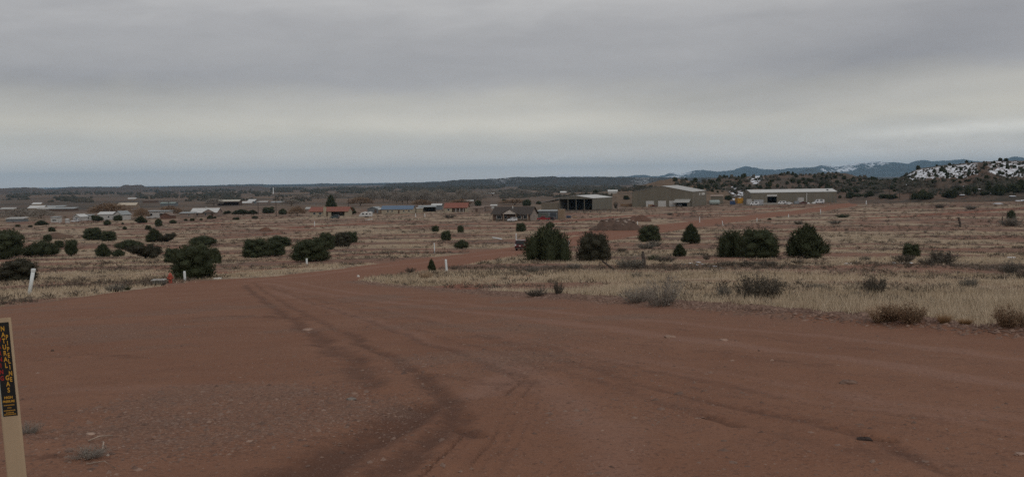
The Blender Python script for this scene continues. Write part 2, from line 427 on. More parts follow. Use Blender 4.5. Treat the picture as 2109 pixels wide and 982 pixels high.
a_dirt = np.zeros(gx.shape); a_dirt[m_] = np.clip(0.5 + sd / (0.35 + sr * 0.012), 0, 1)
def field(lines, near=1100, wob=0.3):
    out = np.zeros(gx.shape); mm = RR < near; x, y = gx[mm], gy[mm]
    x = x + (fbm(x * 1.1, y * 1.1, 41, 2) - 0.5) * wob; y = y + (fbm(x * 1.1, y * 1.1, 42, 2) - 0.5) * wob
    acc = np.zeros(x.shape)
    for l in lines:
        w = l[1]; k = l[2] if len(l) > 2 else 1.0
        sel = (x > l[0][:, 0].min() - 4 * w) & (x < l[0][:, 0].max() + 4 * w) & (y > l[0][:, 1].min() - 4 * w) & (y < l[0][:, 1].max() + 4 * w)
        if sel.any(): acc[sel] = np.maximum(acc[sel], k * np.exp(-(line_dist(x[sel], y[sel], l[0]) / w) ** 2))
    out[mm] = acc; return out
TRK = []
_g = np.random.default_rng(77)
for k in range(16):                              # faint tracks of many vehicles swinging from the bend to the near edge
    e0, e1 = _g.uniform(-14, 16), _g.uniform(0, 1)
    ln_ = smooth_line(wpts([(560 + e0, 582 + abs(e0) * .5), (720 + 10 * e1, 606 + 34 * e1), (950 + 20 * e1, 636 + 95 * e1), (1300, 668 + 190 * e1), (1700, 715 + 250 * e1), (2300, 790 + 330 * e1)]))
    TRK.append((ln_, _g.uniform(.07, .18), _g.uniform(.25, .5)))
RUTS += TRK[::2]; WORN += [(a, b * 1.6, c * 1.3) for a, b, c in TRK[1::2]]
a_rut = np.maximum(field(RUTS, 90), field(FAN, 40, .05) * (.4 + .6 * sstep(fbm(gx * 2, gy * 2, 43, 3), .35, .6))); a_worn = field(WORN, 700); a_red = field(REDS, 2600, 2.0)
def grass_mask(x, y):
    g = fbm(x / 26, y / 11, 21, 4, 0.55)
    r = np.hypot(x, y); az = np.arctan2(x, y)
    lush = sstep(az, 0.02, 0.10) * (1 - sstep(r, 60, 95))
    thin = np.exp(-((az - 0.0) / 0.10) ** 2) * (1 - sstep(r, 45, 60))      # the worn corner inside the bend
    return np.clip(sstep(g, 0.38, 0.58) * 0.85 + lush * 0.36 - thin * 0.35, 0, 1)
a_grass = grass_mask(gx, gy)
a_far = sstep(RR + (fbm(gx / 120, gy / 120, 5, 3) - 0.5) * 300, 480, 900)
ed = np.full(gx.shape, 99.0); mm = RR < 90; ed[mm] = line_dist(gx[mm], gy[mm], EDGE)
berm = np.exp(-((ed - 0.1) / 0.55) ** 2) * sstep(gx, -5, 6)
a_gvl = np.clip(0.9 * np.exp(-(ed / 0.7) ** 2) + 0.7 * sstep(fbm(gx / 2.6, gy / 2.6, 31, 3), 0.52, 0.68) * (RR < 45) * (1 - sstep(gx / np.maximum(gy, .1) + (fbm(gx / 3, gy / 3, 39, 3) - .5) * .5, -.02, .22)) + 0.5 * np.exp(-(ed / 4) ** 2) * (gx < 6), 0, 1)
near = 1 - sstep(RR, 25, 60)
gz = gz + berm * 0.16 * (0.4 + 1.2 * fbm(gx * 2, gy * 2, 33, 3)) - (a_rut ** 2) * 0.085 * near + (a_rut * (1 - a_rut)) * 0.10 * near + a_rut * near * (fbm(gx * 5, gy * 5, 44, 3) - .5) * .07 + near * (fbm(gx * 1.6, gy * 1.6, 34, 4) - 0.5) * 0.05 \
    + near * (fbm(gx / 2.2, gy / 2.2, 36, 2) - 0.5) * 0.06
gz = gz - a_dirt * 0.10 * sstep(RR, 40, 80)
idx = np.arange(nr * na).reshape(nr, na)
q = np.stack([idx[:-1], np.roll(idx[:-1], -1, 1), np.roll(idx[1:], -1, 1), idx[1:]], -1).reshape(-1, 4)[:, ::-1]
GV = np.stack([gx, gy, gz], -1).reshape(-1, 3)
GV = np.vstack([GV, [[0, 0, gz[0].mean()]]])
flat = lambda a: np.append(a.ravel(), 1.0)
gme = tri_mesh('ground', GV, q, [ground_material()], True,
               dict(dirt=flat(a_dirt), rut=flat(a_rut), worn=flat(a_worn), red=flat(a_red), grass=flat(a_grass), gravel=flat(a_gvl), far=flat(a_far)))
import bmesh
_bm = bmesh.new(); _bm.from_mesh(gme); _bm.verts.ensure_lookup_table()
for j in range(na): _bm.faces.new((_bm.verts[nr * na], _bm.verts[idx[0, (j + 1) % na]], _bm.verts[idx[0, j]])).smooth = True
_bm.to_mesh(gme); _bm.free()
tag(link('ground', gme), kind='structure')

# exact surface height, from the sheet itself (bilinear in its polar grid)
_lr = np.log(rad)
def ground(x, y):
    x, y = np.asarray(x, float), np.asarray(y, float)
    r = np.clip(np.hypot(x, y), rad[0], rad[-1] * 0.999); a = np.arctan2(x, y)
    a = np.where(a < azs[0], a + 2 * math.pi, a)
    i = np.clip(np.searchsorted(rad, r, 'right') - 1, 0, nr - 2); j = np.clip(np.searchsorted(azs, a, 'right') - 1, 0, na - 2)
    u = (r - rad[i]) / (rad[i + 1] - rad[i]); v = np.clip((a - azs[j]) / (azs[j + 1] - azs[j]), 0, 1)
    return (gz[i, j] * (1 - u) * (1 - v) + gz[i + 1, j] * u * (1 - v) + gz[i, j + 1] * (1 - u) * v + gz[i + 1, j + 1] * u * v)
def bil(field_, x, y):
    r = np.clip(np.hypot(x, y), rad[0], rad[-1] * 0.999); a = np.arctan2(x, y)
    i = np.clip(np.searchsorted(rad, r) - 1, 0, nr - 2); j = np.clip(np.searchsorted(azs, a) - 1, 0, na - 2)
    return field_[i, j]
def gp(px, py): return at(px, py, ground)

# ------------------------------------------------------------------ hills, mesas and mountains
def hill_material(name, c1_, c2_, c3_, s1, s2, snow=None, snow_scale=0.05):
    m = bpy.data.materials.new(name); m.use_nodes = True; t = m.node_tree
    bs = t.nodes['Principled BSDF']; bs.inputs['Roughness'].default_value = 0.95; bs.inputs['Specular IOR Level'].default_value = 0.1
    g = t.nodes.new('ShaderNodeNewGeometry'); P = X(t, g.outputs['Position'])
    a, b = noise(t, P, s1, 5, 0.6), noise(t, P, s2, 5, 0.65)
    c = mixc(t, a.step(0.35, 0.65), c1_, c2_)
    c = mixc(t, (b * 0.7 + a * 0.3).step(0.48, 0.58), c, c3_)
    sn = attr(t, 'snow')
    if snow: 
        n = noise(t, P, snow_scale, 6, 0.68, 0.4)
        c = mixc(t, (n + (sn - 0.5) * 0.6).step(*snow), c, (0.74, 0.77, 0.82))
    t.links.new(c.s, bs.inputs['Base Color']); return m
HILLS = []
def hill(name, outline, D, front, back, material, rough=0.12, flat=0.15, nsc=8.0, power=1.4, snow_fn=None, rows=70, daz=0.05, seed=50):
    px = np.array([p[0] for p in outline], float); py = np.array([p[1] for p in outline], float)
    daz = max(daz, (px[-1] - px[0]) / FPX * 57.3 / 900)
    cols = np.linspace(px[0], px[-1], int((px[-1] - px[0]) / FPX * 57.3 / daz))
    yy = np.interp(cols, px, py)
    k = np.hanning(9); k /= k.sum(); yy = np.convolve(np.pad(yy, 4, mode='edge'), k, 'valid')
    d = rays(cols, yy); az = np.arctan2(d[:, 0], d[:, 1]); tanel = d[:, 2] / np.hypot(d[:, 0], d[:, 1])
    ztop = EYE[2] + tanel * D
    ztop = ztop + (fbm(az * 400, az * 0, seed + 9, 4) - 0.5) * D * 0.0009
    h = np.maximum(ztop - ground(D * np.sin(az), D * np.cos(az)), 0)
    endf = sstep(np.arange(len(cols)), 0, 14) * sstep(len(cols) - 1 - np.arange(len(cols)), 0, 14)
    t = np.linspace(-1, 1, rows)
    r = np.where(t < 0, D + t * front, D + t * back)
    Rg, Ag = np.meshgrid(r, az, indexing='ij'); T = np.repeat(t[:, None], len(az), 1)
    u = np.clip(1 + T / (1 - flat), 0, 1) if flat < 1 else T
    s = np.where(T < 0, (u ** power) * (3 - 2 * u ** power) * 0.5 + 0.5 * u * u * (3 - 2 * u), 1 - T * T * (3 - 2 * np.abs(T)))
    s = np.where((T < 0) & (T > -flat), 1.0, s)
    x, y = Rg * np.sin(Ag), Rg * np.cos(Ag)
    gul = fbm(x / D * nsc * 10, y / D * nsc * 4, seed, 5, 0.55) - 0.5
    s2 = s * (1 + rough * gul * 2 * (1 - s) * 2.0) + rough * 0.25 * gul * np.minimum(s, 1 - np.minimum(s, 1)) 
    z = ground(x, y) + (h * endf)[None, :] * s2 - 0.3 - (1 - sstep(s, 0, 0.04)) * 1.5
    sn = snow_fn(x, y, s, np.repeat(cols[None, :], rows, 0)) if snow_fn else np.zeros(x.shape)
    n2 = len(az); id_ = np.arange(rows * n2).reshape(rows, n2)
    F = np.stack([id_[:-1, :-1], id_[1:, :-1], id_[1:, 1:], id_[:-1, 1:]], -1).reshape(-1, 4)
    me = tri_mesh(name, np.stack([x, y, z], -1).reshape(-1, 3), F[:, ::-1], [material], True, dict(snow=sn.ravel()))
    tag(link(name, me), kind='structure')
    def height(qx, qy):
        qr, qa = np.hypot(qx, qy), np.arctan2(qx, qy)
        ii = np.interp(qr, r, np.arange(rows), left=-1, right=-1); jj = np.interp(qa, az, np.arange(n2), left=-1, right=-1)
        ok = (ii >= 0) & (jj >= 0); i0 = np.clip(ii.astype(int), 0, rows - 2); j0 = np.clip(jj.astype(int), 0, n2 - 2)
        fu, fv = ii - i0, jj - j0
        zz = z[i0, j0] * (1 - fu) * (1 - fv) + z[i0 + 1, j0] * fu * (1 - fv) + z[i0, j0 + 1] * (1 - fu) * fv + z[i0 + 1, j0 + 1] * fu * fv
        return np.where(ok, zz, -1e6)
    HILLS.append(height); return height

m_dark = hill_material('woodland hillside', (0.042, 0.042, 0.038), (0.060, 0.052, 0.045), (0.030, 0.034, 0.031), 0.0016, 0.012, (0.71, 0.74), 0.05)
m_mesa = hill_material('mesa rock', (0.085, 0.065, 0.052), (0.130, 0.088, 0.068), (0.048, 0.046, 0.040), 0.002, 0.012)
m_blue = hill_material('forested mountain', (0.045, 0.050, 0.048), (0.065, 0.068, 0.064), (0.036, 0.042, 0.040), 0.0004, 0.002, (0.60, 0.66), 0.0009)
m_snowpk = hill_material('snow mountain', (0.10, 0.10, 0.11), (0.16, 0.16, 0.17), (0.08, 0.08, 0.09), 0.0004, 0.002, (0.42, 0.55), 0.0008)
m_dome = hill_material('brown grass hill', (0.150, 0.105, 0.072), (0.195, 0.135, 0.092), (0.105, 0.078, 0.058), 0.02, 0.15)
m_mid = hill_material('juniper hill', (0.135, 0.093, 0.069), (0.105, 0.082, 0.064), (0.070, 0.060, 0.048), 0.02, 0.12, (0.62, 0.66), 0.16)
m_snowr = hill_material('snowy ridge', (0.135, 0.088, 0.064), (0.105, 0.080, 0.062), (0.068, 0.058, 0.046), 0.02, 0.12, (0.55, 0.60), 0.24)

hill('mesa', [(-300, 393), (-150, 389), (0, 388.5), (30, 386.8), (55, 386), (80, 387), (92, 390), (110, 391), (125, 389), (150, 386.8), (240, 386.3), (246, 385.5), (254, 381.8), (290, 381), (302, 385), (340, 385.2), (420, 384.2), (560, 383)],
     6500, 2600, 1500, m_mesa, 0.3, 0.08, 10, seed=61)
hill('distant_mesa', [(80, 389), (130, 386), (150, 384.6), (238, 384.6), (250, 387), (300, 385), (380, 383.3), (500, 379.8), (538, 378.8), (549, 381), (640, 380), (660, 378.2), (695, 378.4), (730, 379.2), (760, 377.6), (855, 375.6), (925, 373.6), (1000, 374)],
     14000, 5000, 3000, m_dark, 0.2, 0.1, 10, seed=63)
def mesa_snow(x, y, s, c): return 0.30 + 0.42 * (s > 0.45) * np.exp(-((c - 1040) / 90) ** 2) + 0.40 * np.exp(-((c - 1320) / 45) ** 2) + 0.30 * np.exp(-((c - 1440) / 90) ** 2)
hill('wooded_mesa', [(780, 379), (880, 375.8), (915, 374), (930, 371.5), (960, 370.3), (1000, 369.3), (1030, 368), (1062, 365), (1100, 365), (1140, 364), (1148, 365.2), (1250, 365), (1330, 365.5), (1400, 366), (1480, 366.5), (1560, 367), (1700, 366), (1800, 366), (1950, 366), (2200, 366)],
     6000, 2200, 1500, m_dark, 0.5, 0.12, 12, 1.8, mesa_snow, 90, seed=65)
hill('snow_peak', [(1090, 371), (1130, 366), (1145, 362), (1158, 359.3), (1166, 358.6), (1185, 360.5), (1197, 364), (1204, 362), (1212, 361.5), (1225, 364.5), (1260, 371)],
     21000, 2500, 2000, m_snowpk, 0.35, 0.05, 40, snow_fn=lambda x, y, s, c: 0.62 + 0.3 * s, seed=67)
hill('blue_mountain_range', [(1220, 372), (1260, 367), (1275, 363), (1290, 364.5), (1310, 361), (1330, 361.5), (1345, 364), (1366, 362), (1378, 357), (1388, 356.5), (1400, 360.5), (1430, 352.5), (1450, 351.2), (1480, 354.5), (1510, 351), (1535, 344), (1550, 346.5), (1575, 350),
                              (1600, 351), (1630, 347.5), (1680, 346), (1690, 341.5), (1720, 344), (1760, 338.5), (1790, 336.2), (1810, 335), (1830, 337.5), (1845, 336.3), (1870, 339.5), (1888, 333.5), (1900, 332.2), (1920, 334.5), (1950, 333.2), (1985, 330), (2005, 334.5), (2050, 335.5), (2085, 325.5), (2112, 327.5), (2160, 333), (2300, 331), (2500, 345)],
     24000, 8000, 5000, m_blue, 0.55, 0.03, 26, 1.1, lambda x, y, s, c: 0.33 + 0.33 * np.exp(-((c - 1400) / 45) ** 2) + 0.36 * np.exp(-((c - 1740) / 55) ** 2) * (s > 0.4) + 0.28 * np.exp(-((c - 1810) / 40) ** 2) * (s > .5) + 0.1 * s, 110, seed=69)
hill('cinder_cone', [(1610, 364), (1638, 358), (1655, 350), (1667, 346.8), (1680, 349.5), (1700, 356.5), (1740, 363)], 15000, 1600, 1500, m_blue, 0.3, 0.05, 30, 1.0, lambda x, y, s, c: 0.42 + 0 * s, seed=71)
hill_dome = hill('brown_hill', [(1130, 408), (1180, 402), (1235, 397), (1290, 389), (1330, 379.5), (1360, 372), (1385, 368.3), (1410, 370.5), (1440, 377.5), (1475, 386), (1520, 396)],
                 950, 200, 260, m_dome, 0.15, 0.05, 10, 1.0, seed=73)
def mid_snow(x, y, s, c):
    return 0.28 + 0.55 * np.exp(-(((c - 1558) / 18) ** 2)) * sstep(s, 0.5, 0.8) + 0.42 * np.exp(-(((c - 1522) / 26) ** 2)) * (1 - sstep(s, 0.55, 0.8)) + 0.30 * np.exp(-(((c - 1465) / 26) ** 2)) * sstep(s, .3, .6) \
        + 0.22 * np.exp(-(((c - 1690) / 40) ** 2)) * sstep(s, .5, .8) 
hill_mid = hill('juniper_hill', [(1370, 402), (1400, 393), (1430, 381), (1450, 373.5), (1470, 367.5), (1510, 365), (1540, 364), (1570, 362), (1590, 360), (1620, 359), (1650, 360), (1700, 359), (1730, 357), (1745, 358), (1772, 365), (1792, 369), (1820, 373), (1860, 377), (1920, 384), (1990, 396)],
                1100, 300, 350, m_mid, 0.45, 0.06, 12, 1.1, mid_snow, 90, seed=75)
def ridge_snow(x, y, s, c):
    a = 0.10 + 0.52 * sstep(s, 0.50, 0.62) * (1 - sstep(s, 0.97, 1.0)) * sstep(c, 1835, 1872)
    return a * (1 - 0.75 * np.exp(-((c - 2025) / 11) ** 2)) + 0.05 * sstep(s, .2, .4)
hill_ridge = hill('snowy_ridge', [(1740, 402), (1790, 386), (1825, 378), (1852, 371), (1868, 362), (1882, 353), (1900, 348), (1950, 341.5), (2000, 337.5), (2030, 336.5), (2060, 334), (2112, 334.5), (2200, 333), (2300, 337), (2420, 348), (2560, 372)],
                  980, 330, 300, m_snowr, 0.4, 0.05, 12, 1.0, ridge_snow, 100, seed=77)
def top(x, y):
    z = ground(x, y)
    for h in (hill_dome, hill_mid, hill_ridge): z = np.maximum(z, h(x, y))
    return z
def tp(px, py): return at(px, py, top)

# ------------------------------------------------------------------ haze: one box of thin even air
hz_m = bpy.data.materials.new('haze'); hz_m.use_nodes = True; t = hz_m.node_tree; t.nodes.clear()
pv = t.nodes.new('ShaderNodeVolumePrincipled'); pv.inputs['Color'].default_value = (0.43, 0.72, 1.0, 1); pv.inputs['Density'].default_value = 2.9e-5
pv.inputs['Anisotropy'].default_value = 0.0
om = t.nodes.new('ShaderNodeOutputMaterial'); t.links.new(pv.outputs[0], om.inputs['Volume'])
tag(MB().box(-44000, 44000, -44000, 44000, -70, 600).build('haze', hz_m), kind='stuff')
# ------------------------------------------------------------------ plants: meshes
def leaf_mat(name, col, tint, rough=0.7):
    return mat(name, col, rough, 0.3, 2.2, tint=tint, spec=0.15)
M_JUN = leaf_mat('juniper foliage', (0.030, 0.037, 0.018), (0.078, 0.088, 0.044))
M_JUNB = leaf_mat('dusty juniper foliage', (0.036, 0.034, 0.022), (0.066, 0.060, 0.038))
M_BARK = mat('shaggy bark', (0.11, 0.085, 0.065), 0.95, 0.3, 4, 0.02)
M_DEAD = mat('weathered dead wood', (0.075, 0.060, 0.050), 0.95, 0.3, 5, 0.01)
M_TWIG = leaf_mat('bare grey twigs', (0.185, 0.160, 0.135), (0.290, 0.258, 0.220))
M_RUST = leaf_mat('rust brown twigs', (0.165, 0.108, 0.068), (0.290, 0.195, 0.125))
M_SAGE = leaf_mat('grey sage twigs', (0.115, 0.106, 0.090), (0.220, 0.200, 0.165))
M_DARKSC = leaf_mat('dark scrub leaves', (0.065, 0.058, 0.046), (0.165, 0.140, 0.110))
M_TANW = leaf_mat('tan dry weed', (0.330, 0.230, 0.150), (0.520, 0.390, 0.270))
M_ORNG = leaf_mat('orange dry grass', (0.260, 0.150, 0.072), (0.360, 0.235, 0.130))
M_GREEN = leaf_mat('dull green shrub', (0.040, 0.052, 0.026), (0.085, 0.095, 0.050))
M_GRASS = leaf_mat('dry straw grass', (0.355, 0.275, 0.188), (0.580, 0.475, 0.348), 0.85)

def leaf_tris(P, D, L, Wd, g):
    """one slim triangle per leaf spray: root P, direction D, length L, width Wd"""
    n = len(P); a = g.normal(size=(n, 3)); side = np.cross(D, a); side /= np.linalg.norm(side, axis=1, keepdims=True) + 1e-9
    V = np.empty((n, 3, 3)); V[:, 0] = P - side * Wd[:, None] / 2; V[:, 1] = P + side * Wd[:, None] / 2; V[:, 2] = P + D * L[:, None]
    return V.reshape(-1, 3), np.arange(3 * n).reshape(n, 3)
def unit(v): return v / (np.linalg.norm(v, axis=-1, keepdims=True) + 1e-9)
def ico_core(c, r, g, seed):
    u, w = np.meshgrid(np.linspace(0, math.pi, 7), np.linspace(0, 2 * math.pi, 10, endpoint=False), indexing='ij')
    d = np.stack([np.sin(u) * np.cos(w), np.sin(u) * np.sin(w), np.cos(u)], -1).reshape(-1, 3)
    V = c + d * r * (0.72 + 0.25 * g.random(len(d)))[:, None]
    id_ = np.arange(70).reshape(7, 10); F = []
    for i in range(6):
        for j in range(10):
            a, b, c_, e = id_[i, j], id_[i + 1, j], id_[i + 1, (j + 1) % 10], id_[i, (j + 1) % 10]; F += [(a, b, c_), (a, c_, e)]
    return V, np.array(F)
def juniper_crown(name, seed, shape='round', n=6500, material=None, half=0.5):
    """unit-high crown, about 1 wide, standing on z=0"""
    g = np.random.default_rng(seed); lobes = []
    def lobe(x, y, z, rx, rz): lobes.append((np.array([x, y, z]), np.array([rx, rx, rz])))
    k = 17
    for i in range(k):
        a = 2.399963 * i + g.random() * .5 + seed; u_ = (i + .5) / k
        if shape == 'round':
            z = .11 + .71 * u_; w = half * math.sqrt(max(0.03, 1 - ((z - .36) / .60) ** 2)) * (.62 + .10 * g.random())
            lobe(math.cos(a) * w, math.sin(a) * w, z, .16 + .06 * g.random(), .15 + .06 * g.random())
        elif shape == 'cone':
            z = .14 + .66 * u_; w = half * min(.78, 1.12 * (1.0 - z)) * (.80 + .12 * g.random())
            lobe(math.cos(a) * w, math.sin(a) * w, z, .09 + .10 * (1 - z), .13 + .05 * g.random())
        elif shape == 'flame':
            w = half * .80 * u_ ** .5; z = .20 + (.36 - .30 * u_) * g.random(); rz = (.92 - .42 * u_ * g.random() - z) * (.75 + .3 * g.random())
            lobe(math.cos(a) * w, math.sin(a) * w, z, .10 + .05 * g.random(), max(.14, rz))
        elif shape == 'wide':
            w = half * .80 * u_ ** .5; z = .30 + .28 * g.random() * (1.1 - u_)
            lobe(math.cos(a) * w, math.sin(a) * w * .8, z, .14 + .06 * g.random(), .24 + .1 * g.random())
        elif shape == 'wedge':
            z = .25 + .55 * g.random(); w = half * (.35 + .45 * z) * .7
            lobe(math.cos(a) * w, math.sin(a) * w, z, .19 + .05 * g.random(), .22)
        elif shape == 'ragged':
            z = .2 + .5 * g.random(); w = half * .8 * g.random() ** .4
            lobe(math.cos(a) * w, math.sin(a) * w, z, .10 + .09 * g.random(), .14 + .14 * g.random())
    if shape == 'cone': lobe(0, 0, .66, .13, .33); lobe(0, 0, .3, .34, .28)
    elif shape == 'ragged': lobe(0, 0, .3, .25, .22)
    else:
        if shape == 'round':
            for i in range(7): lobe(math.cos(i * .9 + seed) * half * .66, math.sin(i * .9 + seed) * half * .66, .14 + .10 * g.random(), .17, .16)
        lobe(0, 0, .36, half * .62, .34); lobe(0, 0, .62, half * .45, .30)
    Vs, Fs, T, o = [], [], [], 0
    for c, r in lobes:
        V, F = ico_core(c, r * 0.86, g, seed); Vs.append(V); Fs.append(F + o); T.append(np.full(len(V), .1 + .25 * g.random())); o += len(V)
    vol = np.array([r[0] ** 2 + r[0] * r[2] for c, r in lobes]); pick = g.choice(len(lobes), n, p=vol / vol.sum())
    C = np.array([c for c, r in lobes])[pick]; Rr = np.array([r for c, r in lobes])[pick]
    d = unit(g.normal(size=(n, 3))); P = C + d * Rr * (0.78 + 0.24 * g.random(n))[:, None]
    P[:, 2] = np.maximum(P[:, 2], .015)
    stray = g.random(n) < .07; P = np.where(stray[:, None], C + (P - C) * g.uniform(1.1, 1.35, (n, 1)), P); P[:, 2] = np.maximum(P[:, 2], .015)
    D = unit(d * .8 + np.array([0, 0, .75]) + g.normal(size=(n, 3)) * .35)
    L = (.035 + .07 * g.random(n) ** 2) * (1.5 if shape in ('flame', 'cone') else 1.0); Wd = .014 + .016 * g.random(n)
    V, F = leaf_tris(P, D, L, Wd, g); Vs.append(V); Fs.append(F + o)
    clump = g.random(len(lobes))[pick]; T.append(np.repeat(np.clip(.25 + .5 * clump + .5 * (g.random(n) - .5), 0, 1), 3))
    return tri_mesh(name, np.vstack(Vs), np.vstack(Fs), [material or M_JUN], False, dict(tint=np.concatenate(T)))
def trunk_mesh(seed):
    g = np.random.default_rng(seed); b = MB()
    b.tube([(0, 0, -.06), (.01, .0, .08), (.03 * g.normal(), .02, .3), (.03 * g.normal(), .03 * g.normal(), .55)], [.055, .045, .032, .012], 7)
    for i in range(4):
        a = 6.28 * g.random(); b.tube([(0, 0, .05 + .05 * i), (.15 * math.cos(a), .15 * math.sin(a), .2 + .06 * i), (.3 * math.cos(a), .3 * math.sin(a), .38 + .06 * i)], [.03, .02, .008], 6)
    return b.mesh('trunk', M_BARK, True)
def twig_mesh(name, seed, n, material, shape='bush', width=.012, leafy=0.0):
    """unit-high plant of bare stems springing from the base"""
    g = np.random.default_rng(seed); az = 2 * math.pi * g.random(n)
    if shape == 'grass':
        base = np.stack([np.cos(az), np.sin(az), az * 0], -1) * (.16 * np.sqrt(g.random(n)))[:, None]
        D = unit(np.stack([np.cos(az) * .28, np.sin(az) * .28, np.ones(n)], -1) + g.normal(size=(n, 3)) * .16); L = .55 + .45 * g.random(n)
        V, F = leaf_tris(base, D, L, np.full(n, width), g); T = np.repeat(g.random(n), 3)
        return tri_mesh(name, V, F, [material], False, dict(tint=T))
    if shape == 'dome':                            # bare cottonwood head
        th = np.arccos(1 - g.random(n) * 1.15); rr = .35 + .65 * g.random(n) ** .5
        lob = 1 + .28 * (fbm(np.cos(az) * 2 + 5 + th, np.sin(az) * 2 + 5, seed, 2) - .5) * 2
        P = np.stack([np.sin(th) * np.cos(az) * .55, np.sin(th) * np.sin(az) * .55, np.cos(th) * .62], -1) * (rr * lob)[:, None] + [0, 0, .36]
        D = unit(unit(P - [0, 0, .2]) + g.normal(size=(n, 3)) * .45 + [0, 0, .25]); L = .07 + .13 * g.random(n)
        V, F = leaf_tris(P, D, L, np.full(n, width), g)
        return tri_mesh(name, V, F, [material], False, dict(tint=np.repeat(g.random(n), 3)))
    sp = .75 if shape == 'bush' else .42
    k = max(8, n // 14); q_ = g.random(k) ** .5; bd = unit(np.stack([np.cos(az[:k]) * sp * .8 * q_, np.sin(az[:k]) * sp * .8 * q_, .45 + .55 * (1 - q_ * .7)], -1)); bl = (.55 + .4 * g.random(k)) * (1 - .25 * q_)
    B0 = np.stack([np.cos(az[:k]), np.sin(az[:k]), az[:k] * 0], -1) * (.30 * q_ * (sp + .2))[:, None]
    V1, F1 = leaf_tris(B0, bd, bl, np.full(k, width * 1.7), g)
    pk = g.integers(0, k, n); tt_ = .02 + .98 * g.random(n); P = B0[pk] + bd[pk] * (bl[pk] * tt_)[:, None] * .95 + g.normal(size=(n, 3)) * .03
    P[:, 2] = np.maximum(P[:, 2], 0)
    D = unit(bd[pk] + g.normal(size=(n, 3)) * .55); L = (.09 + .14 * g.random(n))
    V2, F2 = leaf_tris(P, D, L, np.full(n, width), g)
    Vs, Fs, T = [V1, V2], [F1, F2 + len(V1)], [np.repeat(g.random(k) * .6, 3), np.repeat(g.random(n), 3)]
    if leafy:
        m = int(n * leafy); pk = g.integers(0, k, m); P = B0[pk] + bd[pk] * (bl[pk] * (.12 + .9 * g.random(m)))[:, None] + g.normal(size=(m, 3)) * .05
        V3, F3 = leaf_tris(P, unit(g.normal(size=(m, 3))), .035 + .04 * g.random(m), .03 + .03 * g.random(m), g)
        Fs.append(F3 + len(V1) + len(V2)); Vs.append(V3); T.append(np.repeat(g.random(m) * .5, 3))
    return tri_mesh(name, np.vstack(Vs), np.vstack(Fs), [material], False, dict(tint=np.concatenate(T)))

